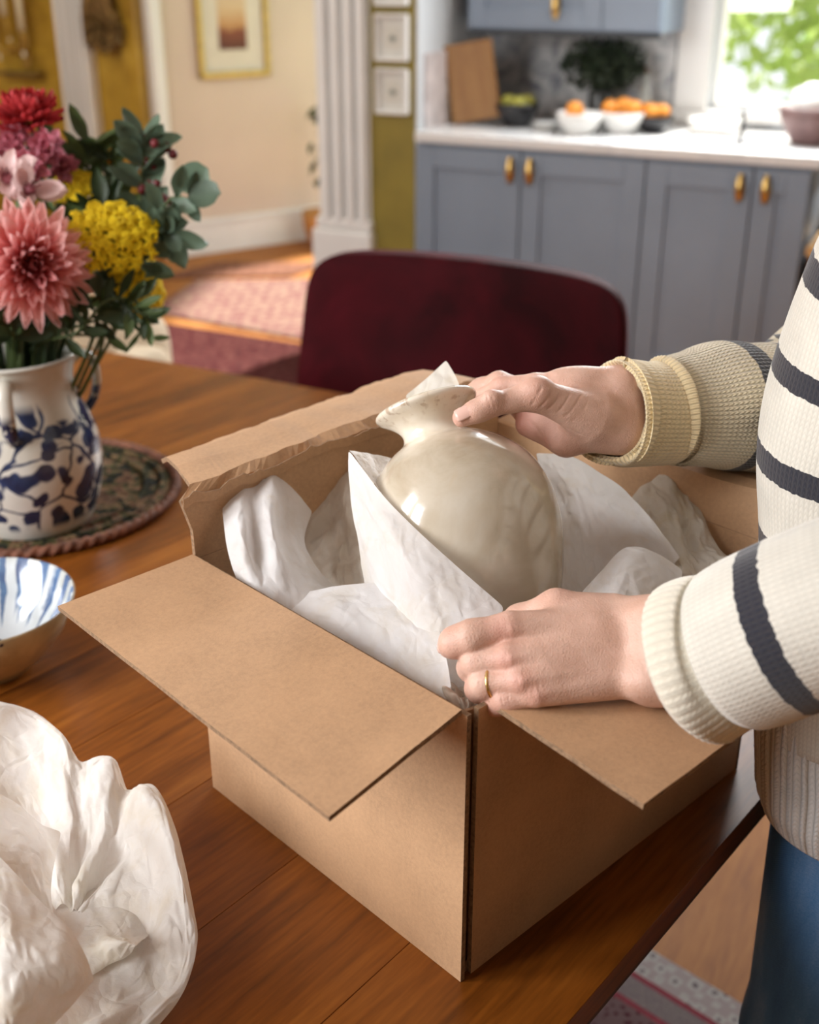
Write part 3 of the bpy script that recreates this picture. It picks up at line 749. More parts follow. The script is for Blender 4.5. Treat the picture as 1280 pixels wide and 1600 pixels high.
lathe('jar', [(.001, 0), (.045, 0), (.048, .01), (.046, .12), (.04, .13), (.038, .13), (.043, .118), (.043, .012), (.001, .01)], plain('dark_jar', (.05, .055, .055), .15, .2), hb, 24)
rg = random.Random(5); parts = []
for k in range(30):
    a = rg.uniform(0, 2 * PI); s = rg.uniform(.3, 1) ; e = (math.cos(a) * .15 * s, math.sin(a) * .11 * s, .20 + .12 * rg.random() * (1.3 - s))
    v, f, _ = tube_data([(0, 0, .05), (e[0] * .4, e[1] * .4, .16), e], [.002, .002, .001], n=4, res=6); parts.append((v, f))
meta(mesh('stems', *join(parts), M_herb, hb), kind='stuff')
V, F = leafcards(900, (0, 0, .22), (.17, .12, .10), .017, 9); meta(mesh('leaves', V, F, M_herb, hb, False), kind='stuff')
bt = kthing('bottle', 'slim clear bottle standing beside the herb jar', 'bottle', None, (.715, .50, .923))
lathe('body', [(.001, 0), (.024, 0), (.025, .01), (.025, .11), (.010, .145), (.009, .19), (.001, .19)], plain('bottle_glass', (.45, .46, .42), .1, .1), bt, 18)
lathe('stopper', [(.001, .19), (.010, .19), (.011, .21), (.001, .212)], M_bark, bt, 12)
tap = kthing('tap', 'dark steel tap standing on the bright worktop by the window', 'tap', None, (1.155, .19, .923))
lathe('base', [(.001, 0), (.026, 0), (.024, .008), (.012, .014), (.001, .015)], M_steel, tap, 18)
tube('spout', [(0, 0, .01), (0, 0, .07), (0, -.005, .105), (.005, -.03, .115), (.01, -.05, .105)], [.009, .008, .008, .007, .007], M_steel, tap, n=10, res=24, up=(1, 0, 0))
tube('lever', [(0, 0, .05), (.03, 0, .06)], [.005, .004], M_steel, tap, n=8, res=4, up=(0, 1, 0))
cb = kthing('clay_bowl', 'dusky clay bowl of folded white cloth at the end of the worktop', 'bowl', None, (1.37, .28, .923))
lathe('body', bowlprof(.115, .12, .06, .007), M_terracotta, cb, 32)
cl = kthing('folded_cloth', 'crumpled white cloth lying in the clay bowl', 'cloth', None, (1.37, .28, 1.0))
v, f = ball(1, 20, 10, (.085, .085, .075)); v = [tuple(Vector(p) * (1 + .25 * mnoise.noise(Vector(p) * 30))) for p in v]; mesh('cloth', [(a, b, c + .045) for a, b, c in v], f, M_white, cl)
rk = kthing('dish', 'long white dish standing on the worktop under the window', 'dish', None, (1.02, .40, .923))
bm = bmesh.new(); bmbox(bm, (-.09, -.05, 0), (.09, .05, .045), .015, 3); bmobj('body', bm, M_white, rk, True)
bmr = bmesh.new(); bmbox(bmr, (-.098, -.058, .043), (.098, .058, .052), .004, 2); bmobj('rim', bmr, M_white, rk)
# wooden unit at the right of the cabinets
wu = kthing('side_table', 'honey coloured wooden side unit past the end of the base cabinets', 'table')
box('top', (1.45, -.02, .60), (1.95, .45, .635), M_lightwood, wu, .005)
box('drawer_front', (1.462, -.005, .48), (1.93, .44, .598), M_board, wu, .003)
for a in (1.46, 1.89):
    for b in (0.0, .39): box('leg', (a, b, 0), (a + .045, b + .045, .48), M_lightwood, wu, .004)
jr = kthing('storage_jar', 'dark brown storage jar standing on the honey coloured side unit', 'jar', None, (1.56, .10, .636))
lathe('body', [(.001, 0), (.075, 0), (.085, .02), (.09, .12), (.08, .20), (.05, .225), (.001, .225)], plain('jar_brown', (.055, .045, .03), .4, .5, 20), jr, 24)
lathe('lid', [(.001, .225), (.055, .225), (.055, .245), (.012, .25), (.012, .265), (.001, .268)], M_bark, jr, 20)

# ================================================================== HALL THINGS
def framed(name, label, cat, W_, H_, fw, mw, mats, art, aw, ah, M, group=None, ay=0):
    t = thing(name, label, cat, (0, 0, 0), 0, group); t.matrix_world = M
    bm = bmesh.new()
    for lo, hi in (((-W_/2, -.03, -H_/2), (-W_/2 + fw, 0, H_/2)), ((W_/2 - fw, -.03, -H_/2), (W_/2, 0, H_/2)), ((-W_/2, -.03, H_/2 - fw), (W_/2, 0, H_/2)), ((-W_/2, -.03, -H_/2), (W_/2, 0, -H_/2 + fw))): bmbox(bm, lo, hi, .006)
    bmobj('frame', bm, mats[0], t)
    box('mount', (-W_/2 + fw * .8, -.010, -H_/2 + fw * .8), (W_/2 - fw * .8, -.001, H_/2 - fw * .8), mats[1], t, 0)
    box('artwork', (-aw/2, -.0125, -ah/2 + ay), (aw/2, -.0095, ah/2 + ay), art, t, 0)
    return t
framed('picture_frame', 'gilt framed warm landscape painting on the cream hall wall', 'picture', .425, .62, .03, .1, (M_gilt, M_mount), M_paint, .165, .30,
       Matrix.Translation(PW + DW * .4065 + Vector((0, 0, 1.235))) @ Matrix.Rotation(AW, 4, 'Z'), None, -.02)
for k, (z, lab) in enumerate(((1.057, 'lowest of the small white framed sketches on the olive wall'), (1.243, 'middle small white framed sketch on the olive wall'), (1.43, 'topmost small white framed sketch on the olive wall, cut by the frame edge'))):
    framed('small_picture', lab, 'picture', .135, .162, .012, .02, (M_trim, plain('card_white%d' % k, (.66, .65, .60), .7, .03)), M_sketch, .06, .07,
           Matrix.Translation(R(-.10, 0, z)) @ Matrix.Rotation(RZ, 4, 'Z'), 'small framed sketches on the olive wall')
# wall sconce and dried bunch on the yellow wall
sc = kthing('wall_sconce', 'gilt wall sconce with pale candles and drops on the yellow wall', 'lamp', None, (-2.93, 1.143, 0))
box('back_plate', (-.03, -.02, .96), (.03, 0, 1.5), M_gilt, sc, .008)
box('drip_shelf', (-.16, -.09, .925), (.12, 0, .945), M_giltdark, sc, .004)
for x, z in ((-.13, 1.19), (-.02, 1.28), (.09, 1.21)):
    tube('arm', [(0, -.01, 1.08), (x * .6, -.09, 1.05), (x, -.11, z - .06)], [.009, .008, .008], M_gilt, sc, n=8, res=12, up=(0, 0, 1))
    c = lathe('candle', [(.001, 0), (.018, 0), (.018, .26), (.003, .265), (.001, .275)], plain('candle_wax%d' % int(z * 100), (.74, .66, .46), .5, .05), sc, 12, Matrix.Translation((x, -.11, z - .05)))
    v, f = ball(1, 8, 6, (.011, .011, .018)); mesh('crystal_drop', [(a + x * .8, b - .10, q + z - .17) for a, b, q in v], f, plain('crystal%d' % int(z * 100), (.8, .78, .62), .05, .05), sc)
db = kthing('dried_bunch', 'dark bunch of dried stems hanging upside down on the yellow wall', 'dried flowers', None, (-2.30, 1.085, 0))
parts = []; rg = random.Random(3)
for k in range(26):
    x = rg.uniform(-.12, .11); parts.append(tube_data([(x * .2, -.03, 1.55), (x * .7, -.05 - .04 * rg.random(), 1.30), (x, -.05, 1.09 + .12 * rg.random())], [.006, .009, .012], n=5, res=7)[:2])
meta(mesh('stems', *join(parts), plain('dried_stems', (.20, .11, .03), .8, .5, 25), db), kind='stuff')
V, F = leafcards(260, (0, -.055, 1.19), (.12, .05, .13), .03, 17); meta(mesh('seed_heads', V, F, plain('seed_heads', (.17, .10, .03), .8, .5, 25), db, False), kind='stuff')
tube('tie', [(-.03, -.035, 1.5), (0, -.06, 1.5), (.03, -.035, 1.5)], [.008, .008, .008], M_gilt, db, n=6, res=6)
# a hall plant stand glimpsed beside the casing
hp = thing('plant_stand', 'small orange brown pot and twigs on the hall floor beside the white casing', 'plant', (-.49, 6.86, 0))
lathe('pot', [(.001, 0), (.09, 0), (.12, .12), (.125, .2), (.11, .2), (.10, .12), (.001, .1)], plain('pot_orange', (.45, .20, .05), .6, .2), hp, 24)
V, F = leafcards(26, (0, 0, .55), (.07, .07, .30), .04, 23); meta(mesh('leaves', V, F, M_leafdark, hp, False), kind='stuff')
tube('twig', [(0, 0, .15), (.02, 0, .5), (-.02, .02, .85)], [.008, .006, .003], M_bark, hp, n=6, res=10)

# rugs
def rug(name, label, corners, field, border, bw=.1):
    t = thing(name, label, 'rug', (0, 0, 0)); c = [Vector(p) for p in corners]; cen = sum(c, Vector()) / 4
    ins = [p + (cen - p).normalized() * bw * 1.4 for p in c]
    prism('border', [tuple(p[:2]) for p in c], .001, .010, border, t, .002); prism('field', [tuple(p[:2]) for p in ins], .0095, .0125, field, t, .001); return t
def Rr(a, b): return tuple(R(a, b)[:2]) + (0,)
rug('hall_rug', 'pink patterned runner lying through the hall doorway', [(-1.22, 5.42, 0), (-.42, 4.95, 0), (-.30, 6.05, 0), (-1.10, 6.02, 0)], M_rugpink, M_rugpink, .02)
rug('hall_rug', 'brown patterned rug at the far end of the hall floor', [(-1.33, 6.06, 0), (-.62, 6.12, 0), (-.45, 6.40, 0), (-1.05, 6.42, 0)], M_rugbrown, M_rugbrown, .02)
rug('red_rug', 'dark red patterned rug on the floor just beyond the table', [(-1.9, 3.6, 0), (-.2, 2.7, 0), (.45, 4.45, 0), (-1.30, 5.32, 0)], M_rugdark, M_rugdark, .03)
nr = thing('table_rug', 'dark red rug with a pale striped border under the table edge', 'rug', (0, 0, 0))
RC = [Vector((-1.3, .9)), Vector((.0, .0)), Vector((.95, .97)), Vector((-.2, 2.03))]; RCc = sum(RC, Vector((0, 0))) / 4
M_rugline = plain('rug_red_line', (.22, .03, .045), .95, .3, 200); M_ruggrey = rugmat('rug_grey_band', (.24, .20, .19), (.20, .16, .16), (.09, .06, .06), (.34, .30, .28), 90)
for k, (nm, ins_, m_) in enumerate((('border', 0, M_rugborder), ('red_line', .062, M_rugline), ('grey_band', .074, M_ruggrey), ('red_line', .118, M_rugline), ('field', .130, M_rugnear))):
    prism(nm, [tuple(p + (RCc - p) * (ins_ * 1.414 / (RCc - p).length)) for p in RC], .001 if k == 0 else .0085 + .0005 * k, .010 + .0005 * k, m_, nr, 0)

# ================================================================== TABLE
tb = thing('dining_table', 'large honey brown wooden plank table carrying the cardboard box', 'table', (0, 0, 0))
TP = [(-.055, .45), (.901, 1.614), (-1.3, 2.752), (-1.3, .45)]
TD = Vector((.635, .773)).normalized(); TN = Vector((-TD.y, TD.x))
def clip(poly, n, c, keep_ge=True):
    out = []
    for i in range(len(poly)):
        p, q = Vector(poly[i]), Vector(poly[(i + 1) % len(poly)]); dp, dq = p.dot(n) - c, q.dot(n) - c
        if not keep_ge: dp, dq = -dp, -dq
        if dp >= 0: out.append(tuple(p))
        if dp * dq < 0: t = dp / (dp - dq); out.append(tuple(p + (q - p) * t))
    return out
c0 = Vector(TP[0]).dot(TN); w_ = .148
for k in range(16):
    pl = clip(clip(TP, TN, c0 + k * w_ + (.00015 if k else -1)), TN, c0 + (k + 1) * w_ - .00015, False)
    if len(pl) >= 3 and (max(p[0] for p in pl) - min(p[0] for p in pl)) > .02:
        prism('plank', pl, .722, .75, M_table, tb, .0005, 1)
def inset(poly, d):
    c = sum((Vector(p) for p in poly), Vector((0, 0))) / len(poly); n = len(poly); out = []
    for i in range(n):
        p0, p1, p2 = Vector(poly[i - 1]), Vector(poly[i]), Vector(poly[(i + 1) % n])
        a = (p1 - p0).normalized(); b = (p2 - p1).normalized(); na = Vector((-a.y, a.x)); nb = Vector((-b.y, b.x))
        if (c - p1).dot(na) < 0: na = -na
        if (c - p1).dot(nb) < 0: nb = -nb
        k = d / (1 + na.dot(nb)); out.append(tuple(p1 + (na + nb) * k))
    return out
prism('moulded_edge', inset(TP, .006), .698, .7215, M_tabledark, tb, .006, 3)
prism('apron', inset(TP, .09), .62, .6975, M_tabledark, tb, .002, 1)
for p in inset(TP, .14):
    lathe('leg', [(.001, .013), (.022, .013), (.026, .03), (.034, .42), (.044, .52), (.036, .55), (.045, .575), (.045, .622), (.001, .622)], M_tabledark, tb, 20, Matrix.Translation((p[0], p[1], 0)))

# ================================================================== RED VELVET CHAIR
def superq(a, b, c, e1, e2, nu=48, nv=28):
    V, F = [], []; sg = lambda w, m: math.copysign(abs(w) ** m, w)
    for j in range(nv + 1):
        ph = -PI / 2 + PI * j / nv
        for i in range(nu):
            om = 2 * PI * i / nu
            V.append((a * sg(math.cos(ph), e1) * sg(math.cos(om), e2), b * sg(math.cos(ph), e1) * sg(math.sin(om), e2), c * sg(math.sin(ph), e1)))
    for j in range(nv):
        for i in range(nu): F.append((j * nu + i, j * nu + (i + 1) % nu, (j + 1) * nu + (i + 1) % nu, (j + 1) * nu + i))
    return V, F
ch = thing('velvet_chair', 'dark red velvet dining chair pushed up to the far table edge', 'chair', (.123, 2.385, 0), RZ)
v, f = superq(.362, .036, .245, .24, .45)
v = [(x * (1 + .05 * (-z / .245)) , y - .6 * x * x + .10 * (z / .245) * .35, z + .702) for x, y, z in v]; mesh('backrest', v, f, M_velvet, ch)
v, f = superq(.27, .255, .045, .35, .5); mesh('seat', [(x, y - .27, z + .46) for x, y, z in v], f, M_velvet, ch)
for x in (-.22, .22):
    for y in (-.45, -.06): tube('leg', [(x, y, .43), (x * 1.12, y * 1.05 + .01, 0.001)], [.018, .011], M_blackmetal, ch, n=10, res=4, up=(1, 0, 0))
# pale armchair glimpsed beyond the table end
ac = thing('armchair', 'cream upholstered armchair behind the flowers beyond the table end', 'chair', (-.985, 2.98, 0), RZ)
for nm, s, p in (('seat', (.25, .24, .09), (0, 0, .40)), ('backrest', (.27, .07, .20), (-.02, .23, .46)), ('arm', (.055, .24, .16), (.235, 0, .42)), ('arm', (.055, .24, .16), (-.27, 0, .42))):
    v, f = superq(*s, .4, .5, 28, 16); mesh(nm, [(x + p[0], y + p[1], z + p[2]) for x, y, z in v], f, M_cushion, ac)
for x in (-.2, .2):
    for y in (-.18, .18): tube('leg', [(x, y, .33), (x, y, .001)], [.02, .014], M_board, ac, n=8, res=3, up=(1, 0, 0))

# ================================================================== CARDBOARD BOX
A = Vector((.041, .708, .7502)); B = Vector((-.197, .957, .7502)); C = Vector((.336, .989, .7502)); D = B + C - A
U1 = (B - A).normalized(); U2 = (C - A).normalized(); L1 = (B - A).length; L2 = (C - A).length
bx = thing('cardboard_box', 'open brown cardboard box on the table, packed with tissue', 'box', A, math.atan2(U2.y, U2.x))
# local frame: x along A>C (L2), y along A>B (L1), z up
TH = .0045; HB = .258
def panel(name, pts, nrm, th=TH, parent=bx, mat=None, cuts=0):
    """slab from a 3-D quad/polygon outline, thickness th along -nrm, with darker cut edges"""
    bm = bmesh.new(); n = Vector(nrm).normalized()
    f = [bm.verts.new(Vector(p)) for p in pts]; b = [bm.verts.new(Vector(p) - n * th) for p in pts]
    bm.faces.new(f); bm.faces.new(b[::-1]); k = len(pts)
    for i in range(k): fc = bm.faces.new((f[i], b[i], b[(i + 1) % k], f[(i + 1) % k])); fc.material_index = 1
    bmesh.ops.recalc_face_normals(bm, faces=bm.faces)
    me = bpy.data.meshes.new(name); bm.to_mesh(me); bm.free(); me.materials.append(mat or M_card); me.materials.append(M_cardedge)
    return link(name, me, None, parent, False)
panel('base', [(TH, TH, TH), (L2 - TH, TH, TH), (L2 - TH, L1 - TH, TH), (TH, L1 - TH, TH)], (0, 0, 1))
panel('side_panel', [(0, -.0005, 0), (0, L1, 0), (0, L1, HB), (0, -.0005, HB)], (-1, 0, 0))
panel('side_panel', [(.0125, 0, 0), (L2, 0, 0), (L2, 0, HB), (.0125, 0, HB)], (0, -1, 0))
panel('side_panel', [(L2, 0, 0), (L2, L1, 0), (L2, L1, HB), (L2, 0, HB)], (1, 0, 0))
panel('side_panel', [(TH, L1 - .0002, 0), (L2 - TH, L1 - .0002, 0), (L2 - TH, L1 - .0002, HB), (TH, L1 - .0002, HB)], (0, 1, 0))
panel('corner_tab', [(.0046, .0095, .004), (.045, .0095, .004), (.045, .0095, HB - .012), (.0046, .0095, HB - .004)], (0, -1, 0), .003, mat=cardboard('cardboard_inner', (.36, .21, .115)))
def slab_rows(name, rows, th, seed, amp, parent=bx):
    """creased board: rows of points swept, given thickness by solidify"""
    n = len(rows[0]); V = [Vector(p) for r in rows for p in r]; F = []
    for j in range(len(rows) - 1):
        for i in range(n - 1): F.append((j * n + i, j * n + i + 1, (j + 1) * n + i + 1, (j + 1) * n + i))
    o = mesh(name, V, F, M_card, parent, False); o.data.materials.append(M_cardedge)
    s = o.modifiers.new('thick', 'SOLIDIFY'); s.thickness = th; s.offset = 0; s.material_offset_rim = 1
    return o
# front-left flap: hinged on x=0, folded out nearly level; front-right flap: hinged on y=0
rg = random.Random(2)
def lerp(a, b, t): return a + (b - a) * t
def flap(name, p0, p1, q0, q1, nl=14, nw=5, sag=.0, seed=1, rough=0.0):
    r = random.Random(seed); rows = []
    for j in range(nw + 1):
        t = j / nw; row = []
        for i in range(nl + 1):
            s = i / nl; p = Vector(p0).lerp(Vector(p1), s).lerp(Vector(q0).lerp(Vector(q1), s), t)
            p.z += -sag * math.sin(PI * t) + (rough * r.uniform(-1, 1) if 0 < j else 0)
            row.append(p)
        rows.append(row)
    return slab_rows(name, rows, TH, seed, rough)
flap('flap', (-.001, .004, HB + .002), (-.001, L1 - .002, HB + .002), (-.131, -.002, HB - .017), (-.134, L1 + .002, HB - .001), rough=.0004, seed=4)
flap('flap', (.022, -.001, HB + .001), (L2 - .002, -.001, HB + .001), (.020, -.141, HB - .010), (L2 - .004, -.140, HB - .012), rough=.0004, seed=5)
# back-left flap (hinged y=L1): stands up, then folds outwards along a torn crease
def torn(x, seed): return .006 * mnoise.noise(Vector((x * 13, seed * .7, 0))) + .0022 * mnoise.noise(Vector((x * 60, seed * .7, 3)))
rows = []
xs = [i / 60 for i in range(61)]
for j, (y, z) in enumerate(((L1 - .002, HB), (L1 - .001, HB + .028), (L1 + .001, HB + .058), (L1 + .010, HB + .066), (L1 + .050, HB + .064), (L1 + .090, HB + .058), (L1 + .118, HB + .046))):
    row = []
    for s in xs:
        x = lerp(-.008 if j > 1 else 0.0, L2 - .003, s)
        if j >= 3: x = lerp(.004 + .36 * max(0, y - L1) , L2 * .93, s)
        zz = z + (0 if j < 2 else torn(s, 1) if j == 2 else .004 * mnoise.noise(Vector((s * 5, j * .35, 2))) + .0012 * mnoise.noise(Vector((s * 16, j * .6, 7)))) + (.012 * s if j >= 2 else 0)
        row.append(Vector((x, y + (torn(s, 9) if j in (3, 6) else 0), zz)))
    rows.append(row)
slab_rows('flap', rows, TH, 3, 0)
strip = [Vector((lerp(-.008, L2 * .8, s), L1 - .0035, HB + .052 + torn(s, 1) + .012 * s)) for s in xs]
slab_rows('torn_ply', [[p + Vector((0, 0, 0)) for p in strip], [p + Vector((0, -.001, .010 + .004 * mnoise.noise(p * 120))) for p in strip]], .0012, 3, 0)
# back-right flap (hinged x=L2): stands up and folds away
rows = []
for j, (x, z) in enumerate(((L2 - .002, HB), (L2, HB + .025), (L2 + .003, HB + .046), (L2 + .014, HB + .050), (L2 + .07, HB + .040), (L2 + .135, HB + .020))):
    rows.append([Vector((x, lerp(.002, L1 + (.001 if j < 3 else -.004), s), z + (0 if j < 2 else .004 * mnoise.noise(Vector((s * 4, j * .4, 12)))) - (.02 * s if j >= 2 else 0))) for s in xs])
slab_rows('flap', rows, TH, 3, 0)

# ================================================================== VASE
def vase():
    rim = Vector((0.014,1.009,1.137)); base = Vector((0.079,0.889,0.957))
    ax = (rim - base); H = ax.length; ax.normalize()
    t = thing('vase', 'glazed cream stoneware vase tilted among tissue in the box', 'vase', base)
    t.rotation_mode = 'QUATERNION'; t.rotation_quaternion = ax.to_track_quat('Z', 'Y')
    pr = [(0, 78), (3, 81.5), (8, 82), (14, 77), (24, 63), (36, 52), (47, 49), (57, 53), (63, 62), (70, 75), (84, 95), (102, 114), (130, 134), (170, 148), (215, 151), (260, 144), (310, 128), (350, 112), (380, 102), (393, 97), (395, 92)]
    k = H / 395.0
    out = [(r * .000575, H - s * k) for s, r in pr][::-1]
    # refine the profile so the silhouette stays smooth
    q = crom(np.array(out), 90)
    body = [(.001, 0)] + [tuple(p) for p in q]
    inner = [(.042, H - .0005), (.040, H - .004), (.030, H - .018), (.0245, H - .028), (.03, H - .042), (.055, H - .062), (.072, H - .10), (.06, .04), (.001, .02)]
    lathe('body', body + inner, M_vase, t, 96)
    lathe('foot_ring', [(.048, -.004), (.055, -.004), (.057, 0), (.057, .004), (.048, .004)], M_vase, t, 48)
    return t
VASE = vase()

# ================================================================== TISSUE IN THE BOX
def tissue_thing(label, rows_list, mat, seed, amp=.0022, nu=24, nv=20, name='tissue_sheet'):
    ds = [sheet_data(r, nu, nv, amp, seed + i * 7) for i, r in enumerate(rows_list)]
    o = sheet_obj(name, ds, mat); return meta(o, label, 'tissue paper', 'white tissue sheets packed in the box')
tissue_thing('upright rolled tissue sheet at the left inside the box', [[
    [(-0.171,1.004,1.05), (-0.155,1.015,1.059), (-0.143,1.024,1.06), (-0.129,1.019,1.064), (-0.116,1.025,1.052), (-0.103,1.018,1.041), (-0.092,1.02,1.025)],
    [(-0.17,0.974,1.046), (-0.151,0.958,1.055), (-0.141,0.968,1.049), (-0.123,0.957,1.054), (-0.113,0.975,1.036), (-0.105,0.978,1.023), (-0.099,0.998,1.003)],
    [(-0.161,0.937,1.025), (-0.143,0.922,1.03), (-0.135,0.932,1.024), (-0.116,0.922,1.031), (-0.106,0.934,1.018), (-0.094,0.945,1.006), (-0.083,0.969,0.987)],
    [(-0.149,0.917,0.994), (-0.126,0.893,1.001), (-0.108,0.9,1.004), (-0.086,0.904,1.002), (-0.061,0.944,0.98)],
    [(-0.136,0.904,0.953), (-0.117,0.884,0.959), (-0.096,0.878,0.969), (-0.072,0.88,0.974), (-0.046,0.917,0.959)]]], M_tissue, 3, .0010, 26, 24)
tissue_thing('flat white tissue corner lying over the front left edge of the box', [[
    [(-0.113,0.916,0.992), (-0.081,0.905,1.003), (-0.05,0.898,1.013), (-0.019,0.89,1.019), (0.009,0.867,1.029)],
    [(-0.105,0.886,0.986), (-0.071,0.868,1.006), (-0.038,0.859,1.011), (-0.007,0.845,1.016), (0.02,0.829,1.023)],
    [(-0.093,0.869,0.974), (-0.059,0.848,0.988), (-0.027,0.825,0.998), (0.003,0.806,1.005), (0.027,0.79,1.013)],
    [(-0.076,0.858,0.949), (-0.048,0.831,0.963), (-0.015,0.799,0.978), (0.012,0.767,0.991), (0.032,0.752,0.999)],
    [(-0.066,0.852,0.914), (-0.037,0.817,0.932), (-0.005,0.789,0.945), (0.02,0.762,0.958), (0.036,0.736,0.973)]]], M_tissue, 11, .0007, 26, 22)
tissue_thing('tall pointed tissue sheet wrapped up the left side of the vase', [[
    [(-0.054,0.979,1.104), (-0.023,0.908,1.093), (0.008,0.868,1.077), (0.041,0.841,1.057), (0.075,0.818,1.035)],
    [(-0.054,0.96,1.087), (-0.028,0.894,1.074), (0,0.851,1.059), (0.031,0.824,1.039), (0.064,0.797,1.021)],
    [(-0.05,0.943,1.06), (-0.028,0.887,1.048), (-0.005,0.843,1.035), (0.023,0.81,1.018), (0.054,0.782,1.004)],
    [(-0.044,0.928,1.03), (-0.026,0.885,1.02), (-0.006,0.839,1.009), (0.019,0.798,0.999), (0.046,0.765,0.988)],
    [(-0.038,0.917,0.994), (-0.019,0.875,0.987), (0.003,0.827,0.978), (0.026,0.787,0.974), (0.05,0.757,0.971)]],
    [[(-0.054,0.979,1.104), (-0.036,0.997,1.094), (-0.016,1.009,1.084)], [(-0.041,0.955,1.098), (-0.029,0.98,1.082), (-0.02,0.998,1.072)], [(-0.024,0.913,1.091), (-0.021,0.95,1.077), (-0.02,0.979,1.067)]]], M_tissue, 21, .0008, 30, 26)
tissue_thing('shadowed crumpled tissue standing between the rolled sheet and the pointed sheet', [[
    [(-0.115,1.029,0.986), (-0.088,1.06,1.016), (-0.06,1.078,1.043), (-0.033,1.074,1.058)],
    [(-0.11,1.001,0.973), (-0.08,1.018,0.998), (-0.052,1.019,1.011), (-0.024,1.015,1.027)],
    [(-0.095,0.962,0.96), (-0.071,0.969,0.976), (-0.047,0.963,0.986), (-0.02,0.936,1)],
    [(-0.082,0.938,0.933), (-0.058,0.929,0.938), (-0.035,0.923,0.948), (-0.011,0.897,0.964)]]], M_tissueshade, 31, .0032, 22, 20)
tissue_thing('broad tissue sheet curving up behind the right side of the vase', [[
    [(0.119,1.034,1.079), (0.149,1.028,1.078), (0.186,1.01,1.063), (0.219,0.987,1.038), (0.245,0.957,1.008)],
    [(0.126,1.028,1.054), (0.153,1.034,1.045), (0.182,1.027,1.029), (0.211,1.003,1.012), (0.238,0.969,0.988)],
    [(0.131,1.002,1.023), (0.152,1.013,1.011), (0.174,1.013,0.998), (0.197,0.996,0.986), (0.223,0.968,0.973)],
    [(0.132,0.953,1.001), (0.149,0.965,0.991), (0.166,0.972,0.981), (0.186,0.962,0.973), (0.212,0.952,0.962)],
    [(0.132,0.905,0.979), (0.148,0.913,0.974), (0.166,0.921,0.966), (0.186,0.918,0.961), (0.206,0.916,0.956)]]], M_tissue, 41, .0016, 28, 26)
tissue_thing('folded tissue flap in front of the right tissue sheet, above the lower hand', [[
    [(0.142,0.876,1.012), (0.165,0.903,1.022), (0.19,0.929,1.032), (0.216,0.932,1.027), (0.241,0.926,1.013)],
    [(0.143,0.857,1.007), (0.165,0.867,1.016), (0.186,0.881,1.023), (0.211,0.89,1.014), (0.235,0.893,1.001)],
    [(0.146,0.835,0.995), (0.169,0.842,1), (0.191,0.85,1.003), (0.21,0.858,0.998), (0.234,0.865,0.989)]]], M_tissue, 51, .0009, 24, 16)
tissue_thing('twisted tissue end standing at the far right corner of the box', [[
    [(0.217,1.062,1.02), (0.235,1.073,1.033), (0.259,1.083,1.043), (0.286,1.078,1.043)],
    [(0.229,1.039,1.007), (0.245,1.03,1.023), (0.265,1.041,1.023), (0.286,1.044,1.018)],
    [(0.241,1.007,0.997), (0.253,0.989,1.007), (0.271,0.999,1.004), (0.291,1.006,0.996)],
    [(0.247,0.972,0.981), (0.26,0.949,0.992), (0.28,0.962,0.996), (0.302,0.967,0.994)],
    [(0.247,0.948,0.954), (0.261,0.922,0.969), (0.278,0.936,0.974), (0.302,0.942,0.977)]]], M_tissuecream, 61, .003, 20, 24)
tissue_thing('small tissue corner poking up behind the neck of the vase', [[
    [(-0.004,1.071,1.123), (0.017,1.078,1.139), (0.035,1.085,1.154)],
    [(0.005,1.063,1.105), (0.025,1.061,1.124), (0.047,1.066,1.136)],
    [(0.015,1.041,1.082), (0.036,1.041,1.094), (0.054,1.046,1.105)]]], M_tissuecream, 71, .0008, 12, 12)
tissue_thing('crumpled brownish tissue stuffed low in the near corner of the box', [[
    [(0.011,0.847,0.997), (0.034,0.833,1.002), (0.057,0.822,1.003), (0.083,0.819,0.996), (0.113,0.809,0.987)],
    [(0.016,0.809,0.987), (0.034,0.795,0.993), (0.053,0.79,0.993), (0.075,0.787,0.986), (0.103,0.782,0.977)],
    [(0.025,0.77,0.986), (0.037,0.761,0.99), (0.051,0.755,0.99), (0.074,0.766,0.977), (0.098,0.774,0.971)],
    [(0.032,0.747,0.984), (0.039,0.737,0.989), (0.05,0.735,0.99), (0.071,0.754,0.975), (0.092,0.766,0.966)]]], M_tissueshade, 81, .0055, 26, 22)
fill = []
for j in range(6): fill.append([A + U2 * (.03 + (L2 - .06) * i / 7) + U1 * (.03 + (L1 - .06) * j / 5) + Vector((0, 0, .135 + .03 * math.sin(i * 2.1 + j))) for i in range(8)])
tissue_thing('bed of crumpled tissue filling the box underneath the vase', [[[tuple(p) for p in r] for r in fill]], M_tissuecream, 91, .008, 40, 34)

